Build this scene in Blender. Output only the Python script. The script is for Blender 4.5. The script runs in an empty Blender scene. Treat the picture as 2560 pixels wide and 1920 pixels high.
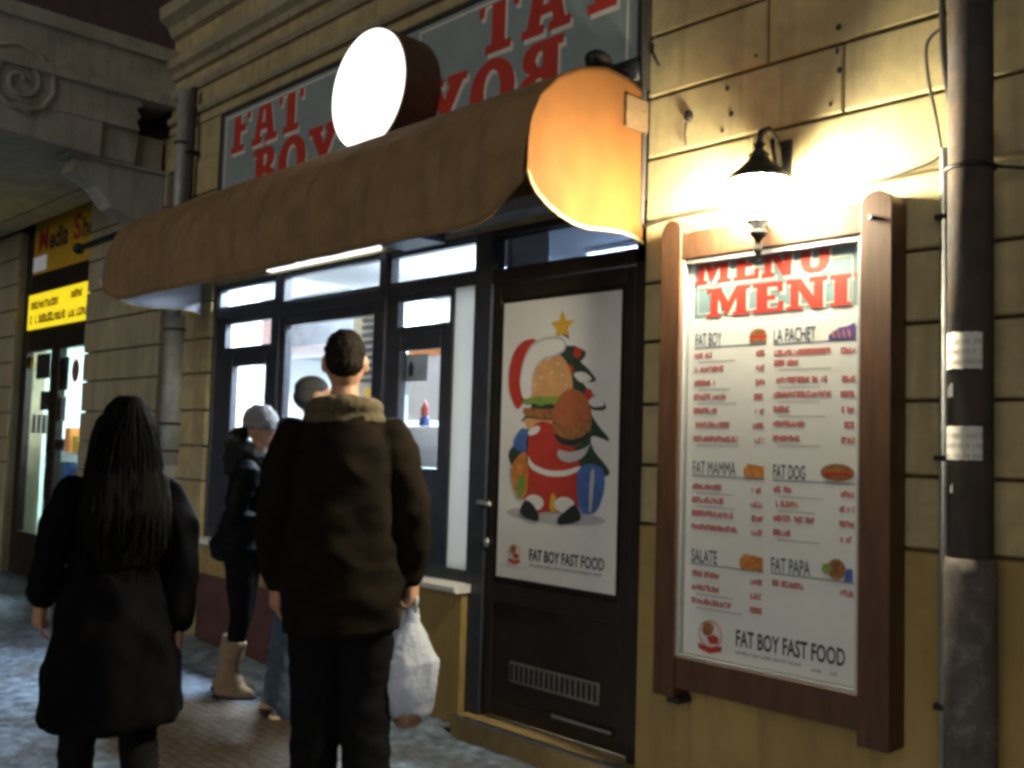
import bpy, bmesh, math, random
from mathutils import Vector, Matrix, noise
random.seed(7)
S = bpy.context.scene
COL = S.collection
R = math.radians

# ------------------------------------------------------------------ camera, world, light, exposure
cam_d = bpy.data.cameras.new("camera"); cam = bpy.data.objects.new("camera", cam_d); COL.objects.link(cam)
r_ = Vector((0.69593308, 0.71746703, 0.03030194)); u_ = Vector((0.02528144, -0.06664982, 0.99745609)); f_ = Vector((-0.71766148, 0.69339661, 0.06452241))
cam.matrix_world = Matrix(((r_.x, u_.x, -f_.x, 0), (r_.y, u_.y, -f_.y, -3.3), (r_.z, u_.z, -f_.z, 1.4), (0, 0, 0, 1)))
cam_d.sensor_width = 36; cam_d.lens = 36 * 2467.86 / 2560; cam_d.clip_start = 0.05; cam_d.clip_end = 500
S.camera = cam
W = bpy.data.worlds.new("World"); S.world = W; W.use_nodes = True
wn = W.node_tree; bg = wn.nodes["Background"]
sky = wn.nodes.new("ShaderNodeTexSky"); sky.sky_type = 'NISHITA'; sky.sun_disc = False
SUN_EL = 11       # the street lighting behind the photographer
sky.sun_elevation = R(SUN_EL); sky.sun_rotation = R(180)
bg.inputs[1].default_value = 0.0026
wn.links.new(sky.outputs[0], bg.inputs[0])
sd = bpy.data.lights.new("sun", 'SUN'); sun = bpy.data.objects.new("sun", sd); COL.objects.link(sun)
sd.energy = 0.74; sd.angle = R(50); sd.color = (1.0, 0.93, 0.83)
sun.rotation_euler = Vector((-0.28, 0.88, -math.tan(R(SUN_EL)))).to_track_quat('-Z', 'Y').to_euler()
S.view_settings.view_transform = 'Standard'; S.view_settings.look = 'None'; S.view_settings.exposure = 0; S.view_settings.gamma = 1
S.render.engine = 'CYCLES'
S.cycles.use_denoising = True
S.cycles.filter_width = 3.5
S.cycles.max_bounces = 8; S.cycles.transparent_max_bounces = 12; S.cycles.sample_clamp_indirect = 6

# ------------------------------------------------------------------ materials
MATS = {}
def mat(name, col, rough=.65, var=.18, vs=5., bump=0., bs=40., metal=0., spec=.4, col2=None, split=(.42, .6), cs=2.0, emit=0., stretch=(1, 1, 1), sheen=0., streak=None):
    if name in MATS: return MATS[name]
    m = bpy.data.materials.new(name); m.use_nodes = True; n = m.node_tree; N = n.nodes; L = n.links
    b = N["Principled BSDF"]
    tc = N.new("ShaderNodeTexCoord"); mp = N.new("ShaderNodeMapping"); mp.inputs['Scale'].default_value = stretch
    L.new(tc.outputs['Object'], mp.inputs[0])
    nz = N.new("ShaderNodeTexNoise"); nz.inputs['Scale'].default_value = vs; nz.inputs['Detail'].default_value = 7; nz.inputs['Roughness'].default_value = .65
    L.new(mp.outputs[0], nz.inputs['Vector'])
    rp = N.new("ShaderNodeValToRGB")
    rp.color_ramp.elements[0].position = .3; rp.color_ramp.elements[1].position = .7
    lo = [max(0, c * (1 - var)) for c in col]; hi = [min(1, c * (1 + var)) for c in col]
    rp.color_ramp.elements[0].color = (*lo, 1); rp.color_ramp.elements[1].color = (*hi, 1)
    L.new(nz.outputs['Fac'], rp.inputs[0]); out = rp.outputs[0]
    if col2:
        n2 = N.new("ShaderNodeTexNoise"); n2.inputs['Scale'].default_value = cs; n2.inputs['Detail'].default_value = 8; n2.inputs['Roughness'].default_value = .7
        L.new(mp.outputs[0], n2.inputs['Vector'])
        r2 = N.new("ShaderNodeValToRGB"); r2.color_ramp.elements[0].position = split[0]; r2.color_ramp.elements[1].position = split[1]
        L.new(n2.outputs['Fac'], r2.inputs[0])
        mx = N.new("ShaderNodeMixRGB"); L.new(r2.outputs[0], mx.inputs[0]); L.new(out, mx.inputs[1]); mx.inputs[2].default_value = (*col2, 1); out = mx.outputs[0]
    if streak:                                  # grime that has run down the surface
        m3 = N.new("ShaderNodeMapping"); m3.inputs['Scale'].default_value = (7, 7, .55); L.new(tc.outputs['Object'], m3.inputs[0])
        n4 = N.new("ShaderNodeTexNoise"); n4.inputs['Scale'].default_value = 1.6; n4.inputs['Detail'].default_value = 8; n4.inputs['Roughness'].default_value = .62; L.new(m3.outputs[0], n4.inputs['Vector'])
        r4 = N.new("ShaderNodeValToRGB"); r4.color_ramp.elements[0].position = .5; r4.color_ramp.elements[1].position = .78; r4.color_ramp.elements[1].color = (.75, .75, .75, 1); L.new(n4.outputs['Fac'], r4.inputs[0])
        x4 = N.new("ShaderNodeMixRGB"); L.new(r4.outputs[0], x4.inputs[0]); L.new(out, x4.inputs[1]); x4.inputs[2].default_value = (*streak, 1); out = x4.outputs[0]
    L.new(out, b.inputs['Base Color'])
    b.inputs['Roughness'].default_value = rough; b.inputs['Metallic'].default_value = metal; b.inputs['Specular IOR Level'].default_value = spec
    if sheen: b.inputs['Sheen Weight'].default_value = sheen
    if bump:
        n3 = N.new("ShaderNodeTexNoise"); n3.inputs['Scale'].default_value = bs; n3.inputs['Detail'].default_value = 9; n3.inputs['Roughness'].default_value = .7
        L.new(mp.outputs[0], n3.inputs['Vector'])
        bp = N.new("ShaderNodeBump"); bp.inputs['Strength'].default_value = bump; bp.inputs['Distance'].default_value = .012
        L.new(n3.outputs['Fac'], bp.inputs['Height']); L.new(bp.outputs[0], b.inputs['Normal'])
    if emit:
        L.new(out, b.inputs['Emission Color']); b.inputs['Emission Strength'].default_value = emit
    MATS[name] = m; return m
def glass(name, tint=(.97, .985, 1), refl=.10):
    if name in MATS: return MATS[name]
    m = bpy.data.materials.new(name); m.use_nodes = True; n = m.node_tree; N = n.nodes; L = n.links
    N.remove(N["Principled BSDF"]); o = N["Material Output"]
    t = N.new("ShaderNodeBsdfTransparent"); g = N.new("ShaderNodeBsdfGlossy"); g.inputs['Roughness'].default_value = .04
    nz = N.new("ShaderNodeTexNoise"); nz.inputs['Scale'].default_value = 3
    rp = N.new("ShaderNodeValToRGB"); rp.color_ramp.elements[0].color = (*[c * .97 for c in tint], 1); rp.color_ramp.elements[1].color = (*tint, 1)
    L.new(nz.outputs['Fac'], rp.inputs[0]); L.new(rp.outputs[0], t.inputs[0])
    fr = N.new("ShaderNodeLayerWeight"); fr.inputs[0].default_value = .5
    pw = N.new("ShaderNodeMath"); pw.operation = 'POWER'; pw.inputs[1].default_value = 4.; L.new(fr.outputs['Facing'], pw.inputs[0])
    ad = N.new("ShaderNodeMath"); ad.operation = 'MULTIPLY_ADD'; ad.inputs[1].default_value = .6; ad.inputs[2].default_value = refl * .5; L.new(pw.outputs[0], ad.inputs[0])
    mx = N.new("ShaderNodeMixShader"); L.new(ad.outputs[0], mx.inputs[0]); L.new(t.outputs[0], mx.inputs[1]); L.new(g.outputs[0], mx.inputs[2])
    L.new(mx.outputs[0], o.inputs[0]); MATS[name] = m; return m
def milky(name, col, tr):
    m = mat(name, col, .5, .05, 4); n = m.node_tree; b = n.nodes["Principled BSDF"]
    t = n.nodes.new("ShaderNodeBsdfTranslucent"); t.inputs[0].default_value = (*col, 1); mx = n.nodes.new("ShaderNodeMixShader"); mx.inputs[0].default_value = tr
    n.links.new(b.outputs[0], mx.inputs[1]); n.links.new(t.outputs[0], mx.inputs[2]); n.links.new(mx.outputs[0], n.nodes["Material Output"].inputs[0]); return m
def glow(name, col, strength, var=.03, vs=3):
    return mat(name, col, .5, var, vs, emit=strength)

stucco = mat("ochre_stucco", (.43, .355, .185), .95, .22, 4.5, .22, 150, col2=(.26, .225, .145), split=(.48, .72), cs=2.2, streak=(.20, .165, .10))
stucco_low = mat("ochre_plinth_paint", (.35, .245, .085), .85, .2, 6, .3, 60, col2=(.22, .15, .06), split=(.48, .72), cs=3, streak=(.15, .11, .06))
stucco_grey = mat("weathered_grey_stucco", (.40, .345, .225), .92, .25, 5, .4, 45, col2=(.25, .225, .16), split=(.45, .7), cs=2.5, streak=(.16, .14, .10))
groove = mat("groove_mortar", (.17, .13, .06), .95, .3, 8)
stone = mat("grey_stone", (.46, .44, .37), .92, .25, 6, .45, 40, col2=(.26, .25, .21), split=(.48, .7), cs=3, streak=(.2, .19, .16))
white_stone = mat("white_sill_stone", (.7, .7, .68), .6, .12, 8)
frame_m = mat("dark_window_frame_paint", (.035, .04, .055), .4, .3, 12, spec=.5)
door_m = mat("dark_brown_door_paint", (.020, .013, .009), .45, .35, 9, .05, 60)
steel = mat("brushed_steel", (.55, .56, .58), .35, .1, 20, metal=1.)
zinc = mat("galvanised_pipe", (.34, .35, .34), .55, .25, 9, .1, 30, metal=.3)
dark_pipe = mat("dark_painted_pipe", (.058, .052, .05), .85, .35, 8, .3, 40, col2=(.095, .065, .045), split=(.46, .66), cs=5, streak=(.03, .026, .026), spec=.2)
iron = mat("black_iron", (.02, .02, .022), .5, .3, 15, metal=.3)
black = mat("black_plastic", (.015, .015, .017), .5, .2, 15)
cable_m = mat("cable_rubber", (.05, .045, .04), .6, .2, 15)
wood = mat("brown_stained_wood", (.075, .034, .016), .5, .35, 5, .12, 30, stretch=(6, 6, .7), col2=(.045, .02, .010), split=(.45, .7), cs=4)
canvas_end = mat("lantern_toned_end_canvas", (.155, .056, .008), .9, .16, 7, .3, 220, col2=(.13, .052, .010), split=(.5, .75), cs=2.5)  # same cloth as the front, colour deepened to offset the lantern's glare
canvas = mat("street_toned_awning_canvas", (.27, .165, .075), .9, .22, 7, .3, 220, col2=(.20, .128, .066), streak=(.14, .098, .06), split=(.5, .75), cs=2.5)  # front tone greyed: dim street light put into the cloth colour
hem_m = mat("pale_awning_hem", (.75, .6, .3), .8, .1, 12)
paper = mat("white_paper", (.78, .77, .75), .6, .05, 3, .08, 5)
paper_dirty = mat("weathered_paper", (.62, .6, .55), .8, .15, 12)
teal = mat("grey_teal_print", (.20, .30, .32), .6, .10, 6)
teal_sign = mat("grey_teal_sign_paint", (.27, .33, .335), .6, .12, 5)
red = mat("red_print", (.50, .045, .03), .6, .12, 8)
cream = mat("cream_print", (.72, .68, .62), .6, .08, 8)
navy = mat("slate_print", (.075, .105, .15), .6, .12, 8)
ink = mat("dark_print", (.03, .03, .035), .6, .1, 8)
pinkred = mat("thin_red_print", (.50, .10, .10), .6, .15, 20)
greyprint = mat("thin_grey_print", (.36, .34, .34), .6, .15, 20)
brown_print = mat("brown_print", (.30, .11, .045), .6, .6, 55, col2=(.42, .20, .06), split=(.45, .6), cs=45)
tan_print = mat("tan_print", (.68, .36, .15), .6, .15, 14)
gold_print = mat("gold_print", (.72, .42, .05), .6, .12, 20)
green_print = mat("dark_green_print", (.03, .06, .035), .6, .3, 20)
lime_print = mat("green_print", (.22, .33, .06), .6, .2, 20)
blue_print = mat("blue_print", (.07, .15, .42), .6, .25, 16)
orange_print = mat("orange_print", (.62, .22, .05), .6, .45, 45)
shadow_print = mat("pale_grey_print", (.50, .49, .51), .6, .1, 16)
purple_print = mat("purple_print", (.10, .06, .25), .6, .3, 30)
yellow_panel = mat("yellow_sign_face", (.70, .42, .03), .5, .1, 4)
yellow_lit = glow("lit_yellow_sign_face", (.95, .72, .02), .9, .08)
white_wall = mat("white_room_paint", (.85, .87, .88), .7, .04, 3)
floor_m = mat("grey_floor_tile", (.35, .36, .37), .4, .15, 4)
milk = milky("milky_acrylic", (.74, .74, .72), .35)
panes = glass("window_glass"); board_glass = glass("board_glass", (.97, .98, .98), .05)

# ------------------------------------------------------------------ helpers
class B:
    def __init__(s): s.bm = bmesh.new()
    def box(s, x0, x1, y0, y1, z0, z1, ch=0., axis='y'):
        if ch <= 0:
            c = [(x, y, z) for x in (x0, x1) for y in (y0, y1) for z in (z0, z1)]
            v = [s.bm.verts.new(p) for p in c]
            for f in ((0, 1, 3, 2), (4, 6, 7, 5), (0, 4, 5, 1), (2, 3, 7, 6), (0, 2, 6, 4), (1, 5, 7, 3)): s.bm.faces.new([v[i] for i in f])
        else:                                   # chamfered towards the street (-y)
            fr = [(x0 + ch, z0 + ch), (x1 - ch, z0 + ch), (x1 - ch, z1 - ch), (x0 + ch, z1 - ch)]
            md = [(x0, z0), (x1, z0), (x1, z1), (x0, z1)]
            a = [s.bm.verts.new((x, y0, z)) for x, z in fr]; b = [s.bm.verts.new((x, y0 + ch, z)) for x, z in md]; c = [s.bm.verts.new((x, y1, z)) for x, z in md]
            s.bm.faces.new(a); s.bm.faces.new(c[::-1])
            for i in range(4):
                j = (i + 1) % 4; s.bm.faces.new((a[j], a[i], b[i], b[j])); s.bm.faces.new((b[j], b[i], c[i], c[j]))
        return s
    def poly(s, pts):
        f = s.bm.faces.new([s.bm.verts.new(p) for p in pts]); f.normal_update(); bmesh.ops.triangulate(s.bm, faces=[f]); return s
    def flat(s, pts, y): return s.poly([(x, y, z) for x, z in pts])
    def disc(s, cx, cz, rx, rz, y, n=28): return s.flat([(cx + rx * math.cos(2 * math.pi * i / n), cz + rz * math.sin(2 * math.pi * i / n)) for i in range(n)], y)
    def rect(s, x0, x1, z0, z1, y): return s.flat([(x0, z0), (x1, z0), (x1, z1), (x0, z1)], y)
    def prism(s, pts, lo, hi, axis='y'):        # polygon in the plane across axis, pulled from lo to hi
        def P(a, b, t): return (a, t, b) if axis == 'y' else ((t, a, b) if axis == 'x' else (a, b, t))
        A = [s.bm.verts.new(P(a, b, lo)) for a, b in pts]; Bv = [s.bm.verts.new(P(a, b, hi)) for a, b in pts]; n = len(pts)
        fs = [s.bm.faces.new(A), s.bm.faces.new(Bv[::-1])]
        for i in range(n): s.bm.faces.new((A[i], Bv[i], Bv[(i + 1) % n], A[(i + 1) % n]))
        for f in fs: f.normal_update()
        bmesh.ops.triangulate(s.bm, faces=fs); return s
    def tube(s, pts, r, n=12, closed=False):
        pts = [Vector(p) for p in pts]; rad = r if isinstance(r, (list, tuple)) else [r] * len(pts); rings = []
        up = None; K = len(pts)
        for i, p in enumerate(pts):
            if closed: d = (pts[(i + 1) % K] - pts[i - 1])
            else: d = (pts[min(i + 1, K - 1)] - pts[max(i - 1, 0)])
            d.normalize()
            if up is None: up = d.orthogonal().normalized()
            a = (up - d * up.dot(d))
            a = a.normalized() if a.length > 1e-6 else d.orthogonal().normalized()
            up = a; b = d.cross(a)
            rings.append([s.bm.verts.new(p + (a * math.cos(t) + b * math.sin(t)) * rad[i]) for t in [2 * math.pi * k / n for k in range(n)]])
        for i in range(K if closed else K - 1):
            q, w = rings[i], rings[(i + 1) % K]
            for k in range(n): s.bm.faces.new((q[k], q[(k + 1) % n], w[(k + 1) % n], w[k]))
        if not closed: s.bm.faces.new(rings[0][::-1]); s.bm.faces.new(rings[-1])
        return s
    def loft(s, rings, n=24):                   # rings of (cx,cy,cz,rx,ry)
        rs = [[s.bm.verts.new((cx + rx * math.cos(t), cy + ry * math.sin(t), cz)) for t in [2 * math.pi * k / n for k in range(n)]] for cx, cy, cz, rx, ry in rings]
        for q, w in zip(rs, rs[1:]):
            for k in range(n): s.bm.faces.new((q[k], q[(k + 1) % n], w[(k + 1) % n], w[k]))
        s.bm.faces.new(rs[0][::-1]); s.bm.faces.new(rs[-1]); return s
    def ball(s, c, r, n=20):
        r = r if isinstance(r, (tuple, list)) else (r, r, r)
        bmesh.ops.create_uvsphere(s.bm, u_segments=n, v_segments=n // 2 + 2, radius=1, matrix=Matrix.Translation(c) @ Matrix.Diagonal((*r, 1))); return s
    def limb(s, pts, rad, n=14):
        for i, (p, q) in enumerate(zip(rad, rad)): pass
        s.tube(pts, rad, n)
        s.ball(pts[0], rad[0], n); s.ball(pts[-1], rad[-1], n)
        for p, q in zip(pts[1:-1], rad[1:-1]): s.ball(p, q * 1.0, n)
        return s
    def lathe(s, prof, c, n=24):                # (r,z) about a vertical axis through c
        return s.loft([(c[0], c[1], c[2] + z, r, r) for r, z in prof], n)
    def obj(s, name, m, parent=None, smooth=False, local=False):
        bmesh.ops.recalc_face_normals(s.bm, faces=s.bm.faces[:])
        me = bpy.data.meshes.new(name); s.bm.to_mesh(me); s.bm.free(); me.materials.append(m)
        if smooth:
            for p in me.polygons: p.use_smooth = True
        return link(name, me, parent, local)
def link(name, me, parent=None, local=False):
    o = bpy.data.objects.new(name, me); COL.objects.link(o)
    if parent:
        o.parent = parent
        if parent.type == 'EMPTY' and not local: o.location = -parent.location
    return o
def thing(name, label, cat, loc=(0, 0, 0), group=None, rz=0., sc=1.):
    o = bpy.data.objects.new(name, None); COL.objects.link(o); o.location = loc; o.rotation_euler = (0, 0, rz); o.scale = (sc,) * 3; o.empty_display_size = .2
    return tag(o, label, cat, group)
def tag(o, label, cat, group=None):
    o['label'] = label; o['category'] = cat
    if group: o['group'] = group
    return o
def struct(o): o['kind'] = 'structure'; return o
def soft_edges(o, w=.006, seg=2):
    md = o.modifiers.new("bevel", 'BEVEL'); md.width = w; md.segments = seg; md.limit_method = 'ANGLE'; return o
def bake(o):
    dg = bpy.context.evaluated_depsgraph_get(); dg.update()
    me = bpy.data.meshes.new_from_object(o.evaluated_get(dg)); old = o.data; o.modifiers.clear()
    if o.type == 'MESH': o.data = me
    return me
def melded(b, name, m, parent, voxel=.014, smooth=4, fold=0., fs=(9, 9, 5), fuzz=0., local=True):
    o = b.obj(name, m, parent, True, local)
    md = o.modifiers.new("remesh", 'REMESH'); md.mode = 'VOXEL'; md.voxel_size = voxel; md.use_smooth_shade = True
    me = bake(o)
    if not me.materials: me.materials.append(m)
    bm = bmesh.new(); bm.from_mesh(me)
    for _ in range(smooth): bmesh.ops.smooth_vert(bm, verts=bm.verts[:], factor=.5, use_axis_x=True, use_axis_y=True, use_axis_z=True)
    if fold or fuzz:
        bm.normal_update(); new = []
        for v in bm.verts:
            p = v.co; d = 0
            if fold:
                q = Vector((p.x * fs[0], p.y * fs[1], p.z * fs[2]))
                d += fold * (1 - 2.4 * abs(noise.noise(q))) * .7 + fold * .6 * noise.noise(q * 2.3 + Vector((5, 2, 1)))
            if fuzz: d += fuzz * noise.noise(p * 70) + fuzz * noise.noise(p * 160)
            new.append(p + v.normal * d)
        for v, p in zip(bm.verts, new): v.co = p
    bm.to_mesh(me); bm.free()
    for p in me.polygons: p.use_smooth = True
    return o
def curve_mesh(cu):
    o = bpy.data.objects.new("tmp", cu); COL.objects.link(o)
    dg = bpy.context.evaluated_depsgraph_get(); dg.update()
    me = bpy.data.meshes.new_from_object(o.evaluated_get(dg)); bpy.data.objects.remove(o); bpy.data.curves.remove(cu); return me
def place_flat(me, x, z, y, w, h, clip=None, mirror=False):
    xs = [v.co.x for v in me.vertices]; ys = [v.co.y for v in me.vertices]; x0, x1, y0, y1 = min(xs), max(xs), min(ys), max(ys)
    for v in me.vertices:
        a = (v.co.x - x0) / (x1 - x0); b = (v.co.y - y0) / (y1 - y0)
        if mirror: a = 1 - a
        v.co = (x + a * w, y, z + b * h)
    if clip:
        bm = bmesh.new(); bm.from_mesh(me)
        for co, no in (((clip[0], 0, 0), (-1, 0, 0)), ((clip[1], 0, 0), (1, 0, 0)), ((0, 0, clip[2]), (0, 0, -1)), ((0, 0, clip[3]), (0, 0, 1))):
            bmesh.ops.bisect_plane(bm, geom=bm.verts[:] + bm.edges[:] + bm.faces[:], plane_co=co, plane_no=no, clear_outer=True)
        bm.to_mesh(me); bm.free()
    return me
def text(s, x, z, y, w, h, m, parent, name="lettering", bold=.0):
    cu = bpy.data.curves.new(name, 'FONT'); cu.body = s; cu.offset = bold; cu.resolution_u = 3
    me = place_flat(curve_mesh(cu), x, z, y, w, h); me.materials.clear(); me.materials.append(m)
    return link(name, me, parent)
def _el(cx, cy, rx, ry, a0=0, a1=360, n=16): return [(cx + rx * math.cos(R(a0 + (a1 - a0) * i / n)), cy + ry * math.sin(R(a0 + (a1 - a0) * i / n))) for i in range(n + (0 if a1 - a0 == 360 else 1))]
GL = {
 'T': (1.0, [[(0,1),(1,1),(1,.62),(.88,.62),(.84,.8),(.67,.82),(.67,.14),(.82,.14),(.82,0),(.18,0),(.18,.14),(.33,.14),(.33,.82),(.16,.8),(.12,.62),(0,.62)]]),
 'F': (.88, [[(0,1),(.88,1),(.88,.64),(.74,.64),(.7,.82),(.45,.82),(.45,.58),(.68,.58),(.68,.42),(.45,.42),(.45,.14),(.6,.14),(.6,0),(0,0),(0,.14),(.11,.14),(.11,.86),(0,.86)]]),
 'E': (.92, [[(0,1),(.9,1),(.9,.66),(.76,.66),(.72,.84),(.45,.84),(.45,.58),(.68,.58),(.68,.42),(.45,.42),(.45,.16),(.74,.16),(.78,.36),(.92,.36),(.92,0),(0,0),(0,.14),(.11,.14),(.11,.86),(0,.86)]]),
 'A': (1.12, [[(.3,1),(.78,1),(1.0,.14),(1.12,.14),(1.12,0),(.6,0),(.6,.14),(.7,.14),(.67,.28),(.42,.28),(.39,.14),(.49,.14),(.49,0),(0,0),(0,.14),(.12,.14),(.34,.86),(.3,.86)], [(.46,.43),(.63,.43),(.545,.76)]]),
 'B': (.98, [[(0,1)] + _el(.6,.75,.3,.25,90,-75,8) + _el(.62,.27,.36,.27,70,-90,9) + [(0,0),(0,.14),(.11,.14),(.11,.86),(0,.86)], [(.45,.84),(.55,.84),(.61,.72),(.55,.6),(.45,.6)], [(.45,.42),(.57,.42),(.64,.29),(.57,.15),(.45,.15)]]),
 'O': (1.1, [_el(.55,.5,.55,.52,0,360,24), _el(.55,.5,.2,.34,0,360,18)]),
 'Y': (1.12, [[(0,1),(.52,1),(.52,.86),(.44,.86),(.58,.62),(.7,.86),(.62,.86),(.62,1),(1.12,1),(1.12,.86),(1.02,.86),(.73,.42),(.73,.14),(.86,.14),(.86,0),(.28,0),(.28,.14),(.4,.14),(.4,.42),(.1,.86),(0,.86)]]),
 'M': (1.36, [[(0,1),(.44,1),(.68,.52),(.92,1),(1.36,1),(1.36,.86),(1.25,.86),(1.25,.14),(1.36,.14),(1.36,0),(.82,0),(.82,.14),(.93,.14),(.93,.6),(.7,.1),(.62,.1),(.36,.62),(.36,.14),(.47,.14),(.47,0),(0,0),(0,.14),(.11,.14),(.11,.86),(0,.86)]]),
 'N': (1.14, [[(0,1),(.42,1),(.77,.42),(.77,.86),(.65,.86),(.65,1),(1.14,1),(1.14,.86),(1.03,.86),(1.03,0),(.74,0),(.35,.62),(.35,.14),(.46,.14),(.46,0),(0,0),(0,.14),(.11,.14),(.11,.86),(0,.86)]]),
 'U': (1.14, [[(0,1),(.54,1),(.54,.86),(.43,.86),(.43,.32),(.46,.2),(.57,.15),(.68,.2),(.71,.32),(.71,.86),(.6,.86),(.6,1),(1.14,1),(1.14,.86),(1.03,.86),(1.03,.3),(.93,.09),(.74,-.02),(.4,-.02),(.21,.09),(.11,.3),(.11,.86),(0,.86)]]),
 'I': (.56, [[(0,1),(.56,1),(.56,.86),(.45,.86),(.45,.14),(.56,.14),(.56,0),(0,0),(0,.14),(.11,.14),(.11,.86),(0,.86)]]),
}
def slab(s, x, z, y, w, h, m, parent, name, clip=None, mirror=False, gap=.08):
    cu = bpy.data.curves.new(name, 'CURVE'); cu.dimensions = '2D'; cu.fill_mode = 'BOTH'; px = 0
    for ch in s:
        gw, outs = GL[ch]
        for o in outs:
            sp = cu.splines.new('POLY'); sp.points.add(len(o) - 1)
            for p, (a, b) in zip(sp.points, o): p.co = (px + a, b, 0, 1)
            sp.use_cyclic_u = True
        px += gw + gap
    me = place_flat(curve_mesh(cu), x, z, y, w, h, clip, mirror); me.materials.clear(); me.materials.append(m)
    return link(name, me, parent)
def scribble(b, x, z, y, w, h, rnd):            # a line of print too blurred to read
    px = x
    while px < x + w - .004:
        cw = h * rnd.uniform(.34, .6); cw = min(cw, x + w - px)
        hh = h * rnd.choice((1, 1, 1, .75, .8)); k = rnd.random()
        if rnd.random() < .93:
            t = cw * .40; W_ = cw * .92
            b.rect(px, px + t, z, z + hh, y)
            if k > .15: b.rect(px + t, px + W_, z + hh * .70, z + hh, y)
            if k < .8: b.rect(px + t, px + W_, z, z + hh * .28, y)
            if .2 < k < .95: b.rect(px + W_ - t * .8, px + W_, z + hh * .30, z + hh * .68, y)
        px += cw
def on(x, z, y): k = (3.3 + y) / 3.3; return x * k, 1.4 + (z - 1.4) * k   # a facade measure carried to a plane set back by y

# ------------------------------------------------------------------ ground
def ground_mat():
    m = bpy.data.materials.new("trodden_snow_pavement"); m.use_nodes = True; N = m.node_tree.nodes; L = m.node_tree.links; b = N["Principled BSDF"]
    tc = N.new("ShaderNodeTexCoord")
    br = N.new("ShaderNodeTexBrick"); br.inputs['Scale'].default_value = 5; br.inputs['Color1'].default_value = (.085, .06, .04, 1); br.inputs['Color2'].default_value = (.06, .042, .03, 1); br.inputs['Mortar'].default_value = (.02, .016, .012, 1); br.inputs['Mortar Size'].default_value = .03
    L.new(tc.outputs['Object'], br.inputs['Vector'])
    n1 = N.new("ShaderNodeTexNoise"); n1.inputs['Scale'].default_value = 1.7; n1.inputs['Detail'].default_value = 9; n1.inputs['Roughness'].default_value = .68
    L.new(tc.outputs['Object'], n1.inputs['Vector'])
    # worn-bare patch in front of the serving window, with a ragged edge
    mp = N.new("ShaderNodeMapping"); mp.inputs['Location'].default_value = (4.28, .93, 0); L.new(tc.outputs['Object'], mp.inputs[0])
    mp2 = N.new("ShaderNodeMapping"); mp2.inputs['Scale'].default_value = (1.0, 1.75, 0); L.new(mp.outputs[0], mp2.inputs[0])
    ln = N.new("ShaderNodeVectorMath"); ln.operation = 'LENGTH'; L.new(mp2.outputs[0], ln.inputs[0])
    mr = N.new("ShaderNodeMapRange"); mr.inputs[1].default_value = .55; mr.inputs[2].default_value = 1.05; mr.inputs[3].default_value = -.42; mr.inputs[4].default_value = .16
    L.new(ln.outputs['Value'], mr.inputs[0])
    ad = N.new("ShaderNodeMath"); ad.operation = 'ADD'; L.new(n1.outputs['Fac'], ad.inputs[0]); L.new(mr.outputs[0], ad.inputs[1])
    rp = N.new("ShaderNodeValToRGB"); rp.color_ramp.elements[0].position = .46; rp.color_ramp.elements[1].position = .68; L.new(ad.outputs[0], rp.inputs[0])
    n2 = N.new("ShaderNodeTexNoise"); n2.inputs['Scale'].default_value = 14; n2.inputs['Detail'].default_value = 6; L.new(tc.outputs['Object'], n2.inputs['Vector'])
    sn = N.new("ShaderNodeValToRGB"); sn.color_ramp.elements[0].color = (.07, .095, .135, 1); sn.color_ramp.elements[1].color = (.23, .30, .41, 1); sn.color_ramp.elements[0].position = .35; sn.color_ramp.elements[1].position = .68
    L.new(n2.outputs['Fac'], sn.inputs[0])
    mx = N.new("ShaderNodeMixRGB"); L.new(rp.outputs[0], mx.inputs[0]); L.new(br.outputs[0], mx.inputs[1]); L.new(sn.outputs[0], mx.inputs[2]); L.new(mx.outputs[0], b.inputs['Base Color'])
    b.inputs['Roughness'].default_value = .62
    a2 = N.new("ShaderNodeMath"); a2.operation = 'MULTIPLY_ADD'; a2.inputs[1].default_value = .5; L.new(n2.outputs['Fac'], a2.inputs[0]); L.new(rp.outputs[0], a2.inputs[2])
    bp = N.new("ShaderNodeBump"); bp.inputs['Strength'].default_value = .8; bp.inputs['Distance'].default_value = .03; L.new(a2.outputs[0], bp.inputs['Height']); L.new(bp.outputs[0], b.inputs['Normal'])
    return m
gm = ground_mat()
b = B()
# fine sheet near the camera, coarse out to the horizon
NX, NY = 150, 60
g = [[None] * (NY + 1) for _ in range(NX + 1)]
for i in range(NX + 1):
    for j in range(NY + 1):
        x = -13 + 18 * i / NX; y = -6.4 + 6.6 * j / NY
        edge = min(1, min(i, NX - i, j + 0, 99) / 4)
        z = .016 * noise.noise(Vector((x * 2.2, y * 2.2, 0))) + .01 * noise.noise(Vector((x * 7, y * 7, 3)))
        dw = max(0, 1 - abs(y + .12) / .28)
        if x < -3.7: z += dw * .045 * (.6 + noise.noise(Vector((x * 3, 0, 9))))
        g[i][j] = b.bm.verts.new((x, y, z * edge))
for i in range(NX):
    for j in range(NY): b.bm.faces.new((g[i][j], g[i + 1][j], g[i + 1][j + 1], g[i][j + 1]))
struct(b.obj("pavement", gm, None, True))
b = B(); b.box(-120, 120, -150, 150, -.5, -.035); struct(b.obj("ground", mat("dark_snowy_street", (.09, .10, .12), .8, .4, 1.5, .3, 8)))

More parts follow.
